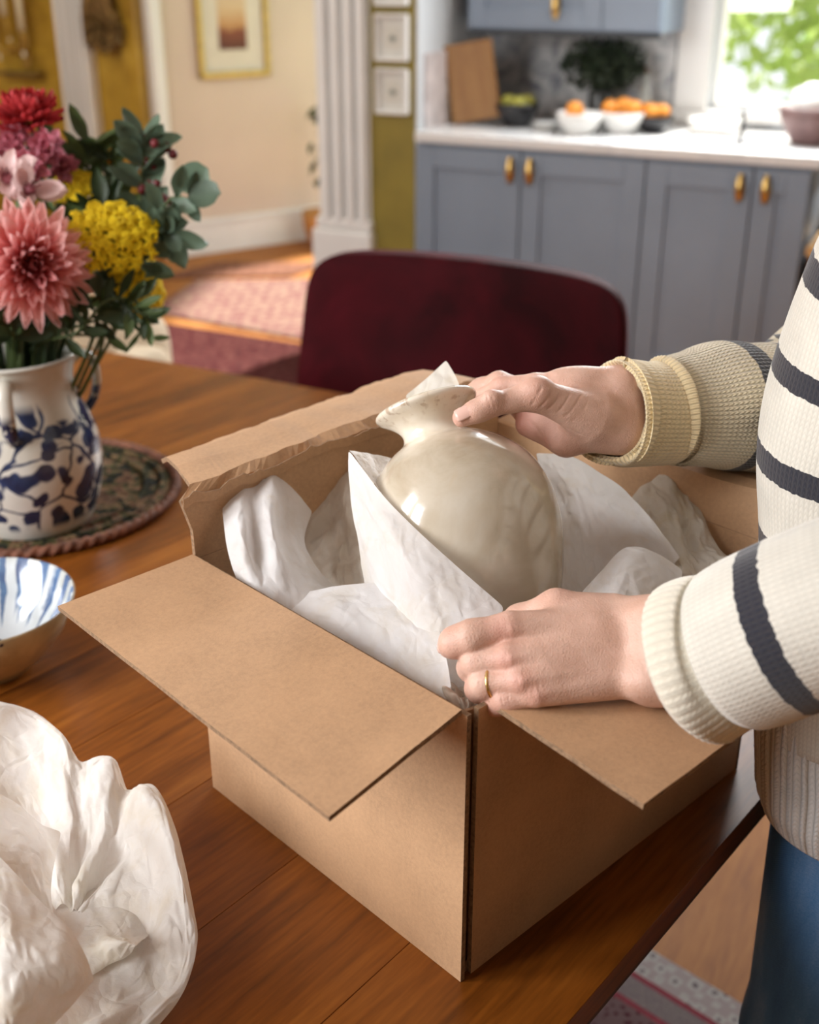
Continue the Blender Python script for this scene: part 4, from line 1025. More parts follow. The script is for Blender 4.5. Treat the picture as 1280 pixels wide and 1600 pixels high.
# ================================================================== CRUMPLED PAPER ON THE TABLE
OUT = [(-0.444,0.926,0.845), (-0.404,0.949,0.855), (-0.365,0.947,0.85), (-0.322,0.911,0.845), (-0.307,0.902,0.818), (-0.292,0.901,0.826), (-0.272,0.893,0.832), (-0.26,0.881,0.805), (-0.244,0.876,0.818), (-0.224,0.858,0.822), (-0.197,0.803,0.806), (-0.177,0.742,0.795), (-0.17,0.714,0.785), (-0.176,0.684,0.768), (-0.194,0.657,0.757), (-0.228,0.603,0.757), (-0.281,0.55,0.76)]
cen = Vector((-0.287,0.759,0.758))
rows = []
for t, dz, zf in ((0, 0, 1), (.05, .003, 1.03), (.12, .002, 1.0), (.26, -.006, .62), (.42, .005, .25), (.66, .006, .10), (.85, .004, .05), (1, .003, 0)):
    r = []
    for i, p in enumerate(OUT):
        p = Vector(p); q = p.lerp(cen + (p - cen) * .12, t); q.z = .757 + (p.z - .757) * zf + dz * math.sin(i * 1.9 + t * 5) * (0 if t == 0 else 1) + (abs(dz) if t else 0); r.append(tuple(q))
    rows.append(r)
fl = [[(-0.403,0.76,0.84), (-0.349,0.749,0.862), (-0.31,0.711,0.87), (-0.276,0.675,0.868), (-0.248,0.651,0.865), (-0.233,0.636,0.855), (-0.227,0.63,0.835)],
      [(-0.382,0.698,0.85), (-0.325,0.671,0.875), (-0.291,0.641,0.885), (-0.265,0.619,0.88), (-0.245,0.609,0.872), (-0.235,0.609,0.855), (-0.233,0.615,0.835)],
      [(-0.361,0.639,0.845), (-0.309,0.619,0.865), (-0.28,0.601,0.872), (-0.263,0.591,0.865), (-0.253,0.594,0.85), (-0.248,0.602,0.832), (-0.25,0.613,0.815)],
      [(-0.354,0.6,0.8), (-0.304,0.582,0.82), (-0.278,0.574,0.83), (-0.273,0.582,0.82), (-0.268,0.594,0.81), (-0.267,0.605,0.8), (-0.268,0.616,0.79)]]
back = [[(-0.428,0.842,0.84), (-0.379,0.834,0.85), (-0.347,0.831,0.835), (-0.323,0.819,0.82), (-0.309,0.831,0.8)],
        [(-0.4,0.771,0.85), (-0.353,0.762,0.858), (-0.329,0.762,0.845), (-0.309,0.756,0.83), (-0.295,0.752,0.81)],
        [(-0.384,0.723,0.84), (-0.341,0.716,0.84), (-0.316,0.723,0.82), (-0.298,0.723,0.8), (-0.285,0.724,0.785)]]
mid = [[(-0.346,0.78,0.77), (-0.328,0.827,0.752), (-0.298,0.842,0.752), (-0.261,0.834,0.752), (-0.226,0.803,0.752)],
       [(-0.321,0.728,0.795), (-0.308,0.781,0.764), (-0.278,0.791,0.763), (-0.243,0.782,0.766), (-0.216,0.764,0.76)],
       [(-0.305,0.706,0.79), (-0.292,0.749,0.764), (-0.262,0.752,0.768), (-0.233,0.736,0.782), (-0.216,0.738,0.77)],
       [(-0.287,0.678,0.785), (-0.275,0.716,0.766), (-0.253,0.719,0.778), (-0.227,0.704,0.798), (-0.215,0.698,0.8)],
       [(-0.272,0.657,0.78), (-0.263,0.689,0.766), (-0.247,0.706,0.766), (-0.231,0.71,0.772), (-0.223,0.709,0.776)]]
pp = sheet_obj('crumpled_paper', [sheet_data(rows, 60, 26, .0014, 7, .25), sheet_data(fl, 26, 18, .0013, 8, .3), sheet_data(back, 20, 16, .0015, 9, .3), sheet_data(mid, 18, 16, .0016, 12, .5)], tissue('tissue_heap', (.90, .88, .84), .35, (.85, .80, .70), .5))
meta(pp, 'large heap of crumpled cream tissue paper lying on the table, front left', 'tissue paper')

# ================================================================== BOWL, MAT, JUG
bw = thing('painted_bowl', 'small bowl with blue brush strokes inside, at the left table edge', 'bowl', (-.490, 1.180, .7502))
Rb = .106
lathe('outer_wall', [(.001, 0), (.045, 0), (.047, .006), (.068, .022), (.090, .050), (Rb, .088), (Rb - .002, .090)], M_bowlout, bw, 64)
lathe('inside', [(Rb - .002, .090), (Rb - .005, .088), (.086, .052), (.064, .026), (.040, .012), (.001, .009)], M_bowlin, bw, 64)
lathe('foot_ring', [(.036, -.0), (.044, -.0), (.045, .004), (.036, .004)], M_white, bw, 40)
for a in (-60, -68, -88):
    v, f = ball(1, 8, 6, (.004, .003, .005)); r_ = math.radians(a)
    mesh('rim_mark', [(x + (Rb - .004) * math.cos(r_), y + (Rb - .004) * math.sin(r_), z + .0855) for x, y, z in v], f, M_bowlspot, bw)
mt = thing('woven_mat', 'round dark woven mat with a twisted brown rim under the jug', 'mat', (-.575, 1.665, .7502))
lathe('woven_disc', [(.001, 0), (.205, 0), (.209, .005), (.205, .009), (.15, .0085), (.001, .008)], M_woven, mt, 64)
N = 240; pts = [(.212 * math.cos(2 * PI * i / N), .212 * math.sin(2 * PI * i / N), .0075) for i in range(N + 1)]
v, f, uv = tube_data(pts, [.0075] * (N + 1), n=10, res=N * 3, mod=lambda th, L: 1 + .22 * np.sin(2 * th + L * 2 * PI / .017))
mesh('rope_rim', v, f, M_rope, mt)
for rr in (.19, .165):
    v, f, uv = tube_data([(rr * math.cos(2 * PI * i / 90), rr * math.sin(2 * PI * i / 90), .009) for i in range(91)], [.004] * 91, n=6, res=400, mod=lambda th, L: 1 + .3 * np.sin(2 * th + L * 2 * PI / .014))
    mesh('woven_ring', v, f, M_woven, mt)
JX = Vector((-.548, 1.572, .7595))
jg = thing('flower_jug', 'blue and white painted two handled jug holding the flowers', 'jug', JX)
prof = [(.001, 0), (.078, 0), (.083, .004), (.094, .03), (.103, .07), (.105, .10), (.100, .135), (.089, .165), (.080, .19), (.078, .215), (.083, .240), (.086, .248)]
q = crom(np.array(prof[1:]), 50)
lathe('body', [(.001, 0)] + [tuple(p) for p in q] + [(.083, .2485), (.080, .24), (.074, .215), (.076, .19), (.085, .165), (.095, .13), (.098, .09), (.07, .02), (.001, .012)], M_jug, jg, 72)
def jhandle(ang):
    c, s = math.cos(ang), math.sin(ang); P = [(.078, .226), (.095, .235), (.109, .224), (.112, .196), (.105, .168), (.092, .150)]
    tube('handle', [(r * c, r * s, z) for r, z in P], [(.010, .006)] * 6, M_jug, jg, n=12, res=30, up=(-s, c, 0))
jhandle(math.radians(-80)); jhandle(math.radians(30))
lathe('rim', [(.0835, .2475), (.0875, .2465), (.0885, .2495), (.0860, .2525), (.083, .251), (.0825, .2485)], M_jugplain, jg, 72)

# ================================================================== FLOWERS
TOP = JX + Vector((0, 0, .24))
def petal_data(L, Wd, cup=.25, curl=.1, nu=5, nv=7, tip=.6, base=.35):
    V, F, UVs = [], [], []
    for j in range(nv):
        t = j / (nv - 1); wv = Wd * (math.sin(PI * min(1, (t * .86 + .10))) ** tip) * (base + (1 - base) * min(1, t * 2.2))
        if j == nv - 1: wv *= .25
        for i in range(nu):
            s = -1 + 2 * i / (nu - 1); V.append((s * wv / 2, L * t, cup * Wd * s * s + curl * L * t * t)); UVs.append((i / (nu - 1), t))
    for j in range(nv - 1):
        for i in range(nu - 1): F.append((j * nu + i, j * nu + i + 1, (j + 1) * nu + i + 1, (j + 1) * nu + i))
    return V, F, UVs
def pmesh(name, V, F, UVs, mat):
    me = bpy.data.meshes.new(name); me.from_pydata(V, [], F); me.update(); l = me.uv_layers.new(name='UVMap')
    for lp in me.loops: l.data[lp.index].uv = UVs[lp.vertex_index]
    for p in me.polygons: p.use_smooth = True
    me.materials.append(mat); return me
def flower_empty(name, label, cat, pos, facing, group=None):
    t = thing(name, label, cat, pos, 0, group); t.rotation_mode = 'QUATERNION'; t.rotation_quaternion = Vector(facing).to_track_quat('Z', 'Y'); return t
def stem_to(parent, pos, end, r=.003, mat=None, name='stem', bend=(0, 0, .03)):
    """stem from the flower head down into the jug, in the flower's own frame"""
    inv = parent.matrix_basis.inverted() if parent.rotation_mode == 'QUATERNION' else Matrix.Translation(-parent.location)
    bpy_m = Matrix.Translation(parent.location) @ (parent.rotation_quaternion.to_matrix().to_4x4() if parent.rotation_mode == 'QUATERNION' else Matrix.Rotation(parent.rotation_euler.z, 4, 'Z'))
    inv = bpy_m.inverted(); p = Vector(pos); e = Vector(end); m = p.lerp(e, .45) + Vector(bend)
    return tube(name, [tuple(inv @ x) for x in (p, m, e)], [r, r, r * 1.1], mat or M_stem, parent, n=7, res=14, up=(0.3, 1, .2))
CAMP = Vector((0, 0, 1.5))
def jugpoint(dx, dy, dz=-.12): return JX + Vector((dx, dy, .24 + dz))
def head(name, label, pos, facing, layers, mat, cat='flower', L0=.07, Wd=.02, seed=1, stem=None, cup=.35):
    t = flower_empty(name, label, cat, pos, facing); rg_ = random.Random(seed)
    me = [pmesh('petal', *petal_data(L0, Wd, cup, c), mat) for c in (.10, .22, .38)]
    for (cnt, tilt, sc, r0, z0) in layers:
        ph = rg_.random() * 6.28
        for k in range(cnt):
            a = ph + 2 * PI * (k + rg_.uniform(-.18, .18)) / cnt; ti = math.radians(tilt + rg_.uniform(-6, 6)); s_ = sc * rg_.uniform(.9, 1.08)
            o = bpy.data.objects.new('petal', rg_.choice(me)); COL.objects.link(o); o.parent = t
            o.matrix_local = Matrix.Translation((r0 * math.cos(a), r0 * math.sin(a), z0)) @ Matrix.Rotation(a - PI / 2, 4, 'Z') @ Matrix.Rotation(ti, 4, 'X') @ Matrix.Rotation(rg_.uniform(-.25, .25), 4, 'Y') @ Matrix.Diagonal((s_, s_, s_, 1))
            o.color = (max(0, min(1, (1.02 - sc) * 1.1)),) * 3 + (1,)
    if stem is not None: stem_to(t, pos + Vector((0, 0, -.0)) - Vector(facing).normalized() * .012, stem, .004)
    return t
pd = Vector((-0.48,1.492,1.15)); fd = (CAMP - pd).normalized() + Vector((.10, 0, -.06))
head('dahlia', 'big coral pink dahlia facing forward at the front of the bouquet', pd, fd,
     [(25, -14, 1.04, .010, -.014), (25, 2, 1.02, .010, -.008), (23, 17, .95, .009, -.002), (21, 32, .85, .008, .003), (18, 46, .69, .007, .006), (15, 59, .51, .006, .009), (11, 72, .36, .004, .011), (7, 84, .27, .002, .012)],
     M_dahlia, L0=.068, Wd=.0178, seed=4, stem=jugpoint(.0, -.03), cup=.45)
pr_ = Vector((-0.531,1.735,1.293))
head('red_chrysanthemum', 'red dome shaped bloom at the top left of the bouquet', pr_, (-.05, -.25, 1), [(22, -6, 1, .008, .0), (22, 12, 1, .008, .004), (20, 30, .95, .007, .008), (16, 48, .85, .006, .01), (12, 66, .7, .004, .012)], M_redpetal, L0=.040, Wd=.016, seed=8, stem=jugpoint(.01, .02))
for i, (px, py, d, r, lab) in enumerate(((28, 222, 1.64, .020, 'rose pink bloom left below the red dome bloom'), (78, 232, 1.64, .020, 'rose pink bloom right below the red dome bloom'), (50, 262, 1.62, .019, 'rose pink bloom midway between the red dome and the blush lily'), (100, 262, 1.66, .016, 'small rose pink bloom nearest the white casing'), (8, 258, 1.64, .018, 'rose pink bloom at the left picture edge'))):
    p = Vector(((-0.543,1.703,1.271), (-0.498,1.699,1.263), (-0.517,1.667,1.242), (-0.485,1.708,1.236), (-0.56,1.689,1.242))[i])
    head('pink_bloom', lab, p, (.2 * (i - 2), -1, .5), [(9, 5, 1, .003, 0), (8, 30, .9, .003, .003), (6, 60, .7, .002, .005)], M_pinkpetal, L0=r * 1.35, Wd=r * .8, seed=20 + i, stem=jugpoint(.01 * i - .02, .01))
for i, (p, lab) in enumerate((((-0.495,1.561,1.228), 'blush white lily with a rose throat above the dahlia'), ((-0.526,1.588,1.238), 'blush white lily at the left picture edge above the dahlia'))):
    t = head('blush_lily', lab, Vector(p), (CAMP - Vector(p)).normalized() + Vector((.5 - i * .6, 0, .35)), [(3, 28, 1, .002, 0), (3, 40, .95, .002, .002)], M_whitepetal, L0=.050, Wd=.026, seed=31 + i, stem=jugpoint(-.02, 0))
    v, f = ball(1, 8, 6, (.008, .008, .012)); mesh('throat', [(a, b, c + .010) for a, b, c in v], f, M_pinkpetal, t)
    for k in range(5): tube('stamen', [(0, 0, .01), (.006 * math.cos(k), .006 * math.sin(k), .035)], [.0008, .0012], M_berry, t, n=5, res=3, up=(1, 0, 0))
# yarrow
def yarrow(label, cpos, facing, rx, ry, seed, dome, stem):
    t = flower_empty('yarrow', label, 'flower', cpos, facing); rg_ = random.Random(seed); P = []
    base = ball(1, 7, 5)
    dv, df = [], []
    for j in range(9):
        for i in range(28):
            a = 2 * PI * i / 28; r = .97 * j / 8; dv.append((r * rx * math.cos(a), r * ry * math.sin(a), dome * (1 - r * r) - .006 + .003 * mnoise.noise(Vector((r * math.cos(a) * 3, r * math.sin(a) * 3, seed)))))
    for j in range(8):
        for i in range(28): df.append((j * 28 + i, j * 28 + (i + 1) % 28, (j + 1) * 28 + (i + 1) % 28, (j + 1) * 28 + i))
    mesh('umbel_disc', dv, df, M_stem, t)
    for k in range(46):
        a = rg_.uniform(0, 2 * PI); r = math.sqrt((k + .5) / 46); x0, y0 = r * math.cos(k * 2.4) * rx, r * math.sin(k * 2.4) * ry; z0 = dome * (1 - r * r) + rg_.uniform(-.003, .003); R0 = rg_.uniform(.0085, .012)
        for q_ in range(34):
            u, w_ = rg_.uniform(0, 2 * PI), math.sqrt(rg_.random()); x, y = x0 + R0 * w_ * math.cos(u), y0 + R0 * w_ * math.sin(u); z = z0 + .006 * (1 - w_ * w_); s = rg_.uniform(.0021, .0031)
            P.append(([(q[0] * s + x, q[1] * s + y, q[2] * s * .8 + z) for q in base[0]], base[1]))
    meta(mesh('florets', *join(P), M_yarrow, t), kind='stuff')
    st = []
    for k in range(16):
        a = 2 * PI * k / 16; r = .35 + .5 * (k % 3) / 2
        st.append(tube_data([(0, 0, -.05), (r * rx * .6 * math.cos(a), r * ry * .6 * math.sin(a), -.022), (r * rx * math.cos(a), r * ry * math.sin(a), dome * (1 - r * r) - .003)], [.0018, .0014, .001], n=5, res=6)[:2])
    mesh('umbel_stalks', *join(st), M_stem, t)
    stem_to(t, Vector(cpos) - Vector(facing).normalized() * .05, stem, .003, bend=(.02, 0, .0)); return t
yarrow('mustard yellow yarrow head beside the dahlia', Vector((-0.395,1.566,1.168)), (.32, -.72, .62), .062, .047, 3, .016, jugpoint(.03, -.02))
yarrow('second yellow yarrow head lower right, behind the first', Vector((-0.374,1.601,1.101)), (.80, -.25, .35), .055, .05, 9, .014, jugpoint(.04, .0))
yarrow('small yellow yarrow head high behind the dahlia', Vector((-0.479,1.718,1.21)), (.1, -.5, .8), .03, .025, 14, .008, jugpoint(.02, .03))
# berries
for i, (p, lab) in enumerate((((-0.358,1.694,1.253), 'maroon berry cluster at the top right of the bouquet'), ((-0.345,1.644,1.192), 'smaller maroon berry cluster below the upper one'))):
    t = thing('berry_sprig', lab, 'flower', Vector(p)); rg_ = random.Random(50 + i)
    for k in range(20 if i == 0 else 12):
        s = (.026, .02, .040) if i == 0 else (.016, .014, .024)
        d = Vector((rg_.gauss(0, .55) * s[0], rg_.gauss(0, .55) * s[1], rg_.gauss(0, .55) * s[2])); v, f = ball(rg_.uniform(.005, .0075), 9, 6)
        mesh('berry', [(a + d.x, b + d.y, c + d.z) for a, b, c in v], f, M_berry, t)
    stem_to(t, Vector(p), jugpoint(.04, .02), .0025, bend=(.03, 0, .02))
# leaves
def leafme(name, L, Wd, mat, tip=.6, base=.2, cup=.15, curl=.1): return pmesh(name, *petal_data(L, Wd, cup, curl, 5, 8, tip, base), mat)
ME_round = leafme('leaf', .042, .040, M_euc, .5, .75, .10, .05); ME_oval = leafme('leaf', .052, .027, M_euc, .7, .4)
ME_lance = leafme('leaf', .064, .021, M_leaf, .8, .35); ME_dark = leafme('leaf', .058, .023, M_leafdark, .8, .35); ME_or = leafme('leaf', .060, .026, M_autumn, .8, .4)
def lookq(direction, roll, nrm=(.28, -.85, .45)):
    y = Vector(direction).normalized(); z = Vector(nrm); z = (z - y * z.dot(y)).normalized(); x = y.cross(z)
    return Matrix(((x.x, y.x, z.x, 0), (x.y, y.y, z.y, 0), (x.z, y.z, z.z, 0), (0, 0, 0, 1))) @ Matrix.Rotation(roll, 4, 'Y')
def spray(name, label, pts, leaves, mes, seed, cat='foliage', spread=.7, size=1.0, explicit=()):
    rg_ = random.Random(seed); P = [Vector(p) for p in pts]; e = P[1] - JX
    hx = Vector((e.x, e.y, 0)); hx = hx.normalized() * min(.055, hx.length * .8)
    P = [P[0], JX + hx * .8 + Vector((0, 0, .19)), JX + hx + Vector((0, 0, .268))] + P[1:]; root = P[0]; t = thing(name, label, cat, root); leaves = int(leaves * 1.5)
    L = [tuple(p - root) for p in P]; tube('stem', L, [.0022] * len(L), M_stem, t, n=6, res=18, up=(.3, 1, .2))
    C_ = crom(np.array(L), 40)
    for k in range(leaves):
        i = int(40 * (.50 + .49 * k / max(1, leaves - 1))); i = min(i, 38); p = Vector(C_[i]); d = (Vector(C_[i + 1]) - p).normalized()
        side = d.cross(Vector((.35, -.9, .2))).normalized() * (1 if k % 2 else -1)
        dr = (d * rg_.uniform(.1, 1.0) + side * spread * rg_.uniform(.5, 1.2) + Vector((0, -.35, .1)) * rg_.uniform(-.6, 1)).normalized(); s = size * rg_.uniform(.75, 1.15)
        o = bpy.data.objects.new('leaf', rg_.choice(mes)); COL.objects.link(o); o.parent = t
        o.matrix_local = Matrix.Translation(p) @ lookq(dr, rg_.gauss(0, .55)) @ Matrix.Diagonal((s, s, s, 1))
    for (p, q, s, roll, me) in explicit:
        o = bpy.data.objects.new('leaf', me); COL.objects.link(o); o.parent = t; p, q = Vector(p), Vector(q)
        o.matrix_local = Matrix.Translation(p - root) @ lookq(q - p, roll) @ Matrix.Diagonal((s, s, s, 1))
    return t
spray('eucalyptus_sprig', 'grey green eucalyptus sprig with two big round leaves reaching right', [jugpoint(.04, .0), (-0.359,1.596,1.137), (-0.323,1.607,1.208), (-0.289,1.598,1.212)], 6, [ME_oval], 61, 'foliage', .8, .8,
      (((-0.303,1.605,1.227), (-0.272,1.609,1.246), 1.05, .1, ME_round), ((-0.291,1.595,1.217), (-0.256,1.59,1.219), 1.05, -.2, ME_round), ((-0.316,1.598,1.212), (-0.291,1.588,1.202), .8, .2, ME_oval)))
spray('eucalyptus_sprig', 'grey green eucalyptus sprig rising past the maroon berries', [jugpoint(.03, .02), (-0.381,1.624,1.149), (-0.366,1.664,1.236), (-0.363,1.685,1.28)], 18, [ME_oval], 62, 'foliage', .75, .95)
spray('eucalyptus_sprig', 'grey green eucalyptus sprig leaning outward below the berries', [jugpoint(.05, .01), (-0.368,1.589,1.122), (-0.342,1.607,1.161), (-0.32,1.6,1.169)], 14, [ME_oval], 63, 'foliage', .9, .9,
      (((-0.325,1.599,1.166), (-0.279,1.591,1.161), 1.15, .9, ME_oval),))
spray('leafy_sprig', 'dark leafy sprig drooping to the right under the lower yarrow', [jugpoint(.05, 0), (-0.413,1.521,1.07), (-0.369,1.518,1.088), (-0.342,1.511,1.073)], 12, [ME_dark, ME_lance], 64, 'foliage', .8, .65)
spray('leafy_sprig', 'dark leafy sprig between the dahlia and the jug rim', [jugpoint(.03, -.03), (-0.43,1.485,1.063), (-0.395,1.512,1.098), (-0.356,1.522,1.096)], 10, [ME_dark], 65, 'foliage', .9, .7)
spray('leafy_sprig', 'green leafy sprig standing in front of the white casing', [jugpoint(0, .03), (-0.472,1.684,1.136), (-0.461,1.732,1.216), (-0.457,1.755,1.264)], 18, [ME_lance], 66, 'foliage', .8, .9)
spray('leafy_sprig', 'fine green sprig left of the berries against the yellow wall', [jugpoint(.02, .04), (-0.436,1.704,1.131), (-0.425,1.739,1.206), (-0.43,1.76,1.252)], 16, [ME_lance, ME_dark], 67, 'foliage', .8, .8)
spray('leafy_sprig', 'green sprig behind the pink blooms', [jugpoint(-.02, .04), (-0.515,1.704,1.131), (-0.501,1.739,1.206), (-0.493,1.76,1.252)], 14, [ME_lance], 68, 'foliage', .8, .9)
spray('autumn_sprig', 'sprig of orange leaves glowing between the green sprays', [jugpoint(.02, .05), (-0.446,1.716,1.11), (-0.425,1.766,1.193), (-0.416,1.781,1.225)], 10, [ME_or], 69, 'foliage', .7, .9)
spray('leafy_sprig', 'dark green sprig filling the middle behind the yarrow', [jugpoint(.0, .02), (-0.452,1.625,1.104), (-0.435,1.679,1.173), (-0.404,1.686,1.189)], 16, [ME_dark, ME_lance], 70, 'foliage', .9, 1.0)
spray('leafy_sprig', 'green sprig hanging over the jug rim towards the armchair', [jugpoint(.05, .02), (-0.411,1.552,1.043), (-0.381,1.583,1.061), (-0.354,1.566,1.026)], 5, [ME_lance], 73, 'foliage', .8, .6)
spray('leafy_sprig', 'dark sprig under the dahlia at the left', [jugpoint(-.04, -.02), (-0.513,1.485,1.063), (-0.521,1.498,1.093), (-0.546,1.512,1.123)], 10, [ME_dark], 71, 'foliage', .9, .9)
rg_ = random.Random(77); sb = thing('stem_bundle', 'bundle of dark green stems standing in the jug mouth', 'stems', JX + Vector((0, 0, .03)))
for k in range(46):
    a = rg_.uniform(0, 2 * PI); r = .066 * math.sqrt(rg_.random()); e = Vector((r * math.cos(a) * 1.5 + .012, r * math.sin(a) * 1.3, .30 + rg_.random() * .06))
    tube('stem', [(r * .5 * math.cos(a + 1), r * .5 * math.sin(a + 1), 0), (r * .9 * math.cos(a), r * .9 * math.sin(a), .2), tuple(e)], [.003, .003, .0025], rg_.choice([M_stem, M_leafdark, M_leafdark]), sb, n=6, res=8)
for k in range(26):
    a = rg_.uniform(0, 2 * PI); r = .06 * math.sqrt(rg_.random()); o = bpy.data.objects.new('leaf', rg_.choice([ME_dark, ME_dark, ME_lance])); COL.objects.link(o); o.parent = sb
    o.matrix_local = Matrix.Translation((r * math.cos(a), r * math.sin(a), .225 + .06 * rg_.random())) @ lookq((math.cos(a) * .7, math.sin(a) * .7, rg_.uniform(.2, 1)), rg_.uniform(-1, 1)) @ Matrix.Diagonal((1, 1, 1, 1))

# ================================================================== PERSON
FD = Vector((-.77, .635, 0)).normalized(); SD = Vector((.635, .77, 0)).normalized()   # facing, and towards their right hand
PC = Vector((.468, .965, 0))
per = thing('person', 'person in a cream and navy striped jumper and jeans holding the vase', 'person', (PC.x, PC.y, 0))
def pw(f, s, z): return PC + FD * f + SD * s + Vector((0, 0, z))
def body_mesh(parts):
    """parts: (V, F, red weights); one continuous skin object"""
    V, F, Rd = [], [], []
    for v, f, r in parts:
        o = len(V); V += [tuple(Vector(p) - Vector((PC.x, PC.y, 0))) for p in v]; F += [tuple(int(i) + o for i in q) for q in f]; Rd += list(r)
    o = mesh('body', V, F, M_skin, per)
    at = o.data.attributes.new('red', 'FLOAT', 'POINT'); at.data.foreach_set('value', np.array(Rd, np.float32)); return o
def bbox(prims, pad=.012):
    P = []; prims = [q for p in prims for q in (p[1] if p[0] == 'g' else [p])]
    for p in prims:
        if p[0] in ('c', '-c'): P += [np.array(p[1]) - max(p[3], p[4]), np.array(p[1]) + max(p[3], p[4]), np.array(p[2]) - max(p[3], p[4]), np.array(p[2]) + max(p[3], p[4])]
        else: P += [np.array(p[1]) - max(p[2]), np.array(p[1]) + max(p[2])]
    P = np.array(P); return P.min(0) - pad, P.max(0) + pad
def redness(V, spots):
    r = np.zeros(len(V))
    for c, rad, amt in spots: r = np.maximum(r, amt * np.exp(-(np.linalg.norm(V - np.array(c), axis=1) / rad) ** 2))
    return r
def chain(js, rs, k0, k=.004):
    return [('c', js[i], js[i + 1], rs[i], rs[i + 1], k0 if i == 0 else k) for i in range(len(js) - 1)]

# ---- left hand (nearer the camera): flat over the box edge, fingers curled into the tissue
LW1, LW2 = (0.177,0.76,1.048), (0.178,0.733,1.03)
LF1, LF2 = (0.217,0.725,1.075), (0.219,0.701,1.05)
l_idx = [(0.074,0.755,1.054), (0.046,0.753,1.047), (0.034,0.757,1.04), (0.03,0.764,1.032)]
l_mid = [(0.073,0.737,1.039), (0.05,0.745,1.03), (0.047,0.757,1.018), (0.05,0.769,1.004)]
l_rng = [(0.081,0.725,1.028), (0.055,0.734,1.019), (0.052,0.744,1.008), (0.056,0.755,0.994)]
l_pin = [(0.092,0.72,1.02), (0.07,0.724,1.012), (0.064,0.731,1.004), (0.065,0.741,0.993)]
l_thb = [(0.151,0.784,1.044), (0.112,0.787,1.053), (0.085,0.794,1.038), (0.068,0.798,1.022)]
lh = [('c', LW1, LF1, .0225, .025, .01), ('c', LW2, LF2, .0215, .024, .02), ('c', LW1, LW2, .022, .021, .02)]
lh += [('c', (0.168,0.767,1.044), l_idx[0], .0188, .0122, .008), ('c', (0.169,0.756,1.04), l_mid[0], .0188, .0122, .006),
       ('c', (0.17,0.744,1.033), l_rng[0], .0186, .0116, .006), ('c', (0.172,0.735,1.028), l_pin[0], .018, .0104, .006),
       ('c', (0.138,0.757,1.042), (0.099,0.739,1.031), .0165, .0115, .02)]
for f, r in ((l_idx, [.0122, .0119, .0108, .0086]), (l_mid, [.0114, .0110, .0100, .0082]), (l_rng, [.0110, .0105, .0095, .0078]), (l_pin, [.0098, .0092, .0083, .007])): lh.append(('g', chain(f, r, .001, .008), .0022))
lh += chain(l_thb[:2], [.020, .0128], .018) + [('g', chain(l_thb[1:], [.0128, .0112, .0095], .001, .006), .008)]
# knuckle heads, tendons, veins, wrist bone (all on the back of the hand)
for a, b, r in (((0.075,0.746,1.058), (0.136,0.747,1.048), .0022), ((0.074,0.728,1.044), (0.135,0.735,1.043), .0022), ((0.082,0.717,1.033), (0.138,0.726,1.037), .0020), ((0.093,0.713,1.024), (0.143,0.721,1.031), .0016), ((0.114,0.761,1.059), (0.162,0.75,1.054), .0016)):
    lh.append(('c', a, b, r, r * .7, .0045))
lh.append(('e', (0.166,0.717,1.031), (.008, .008, .007), .014))
for a, b in ((l_idx, .0022), (l_mid, .0022), (l_rng, .002)):      # soft creases over the middle joints
    pass
lo, hi = bbox(lh); LV, LFc, LN = surface(lh, lo, hi, .00105)
def creases(V, N, lines):
    """shallow skin lines pressed into the surface: (a, b, depth, width)"""
    disp = np.zeros(len(V))
    for a, b, dp, wd in lines:
        a = np.array(a); b = np.array(b); L = np.linalg.norm(b - a); d = (b - a) / L
        q = V - a; al = q @ d; q = q - al[:, None] * d; dn = (q * N).sum(1); side = np.linalg.norm(q - dn[:, None] * N, axis=1)
        m = np.exp(-(side / wd) ** 2) * np.clip(1.25 - np.abs(al / L - .5) * 2, 0, .25) * 4 * (np.abs(dn) < .012)
        disp = np.minimum(disp, -dp * m)
    return V + N * disp[:, None]
def across(c, w, axis, n=3, gap=.0022, dp=.00035, off=(0, 0, 0)):
    """n parallel knuckle lines across a joint: centre, half-width vector, finger axis"""
    c = Vector(c); w = Vector(w); ax = Vector(axis).normalized(); out = []
    for k in range(n): p = c + ax * gap * (k - (n - 1) / 2); out.append((p - w, p + w, dp, .0006))
    return out
UPV = Vector((0, .42, .9))
cl = []
for f in (l_idx, l_mid, l_rng, l_pin):
    j, a = Vector(f[1]), (Vector(f[1]) - Vector(f[0])).normalized(); tow = (Vector((0, 0, 1.5)) - j).normalized()
    cl += across(j + tow * .0095, a.cross(tow) * .006, a, 3)
    j0 = Vector(f[0]); cl += across(j0 + tow * .010, a.cross(tow) * .007, a, 2, .004, .00025)
for px in (0, 1, 2): pass
cl += [((0.161,0.749,1.061), (0.165,0.718,1.034), .0003, .0010), ((0.169,0.747,1.063), (0.172,0.715,1.034), .00025, .0010)]
LV = creases(LV, LN, cl)
Lred = redness(LV, [((0.067,0.744,1.059), .013, .45), ((0.067,0.724,1.044), .013, .5), ((0.076,0.712,1.033), .013, .5), ((0.087,0.706,1.025), .012, .45), (l_idx[2], .014, .4), (l_mid[1], .011, .35), (l_rng[2], .013, .45), (l_pin[1], .014, .5), (l_pin[2], .014, .6), (l_thb[1], .018, .25)])

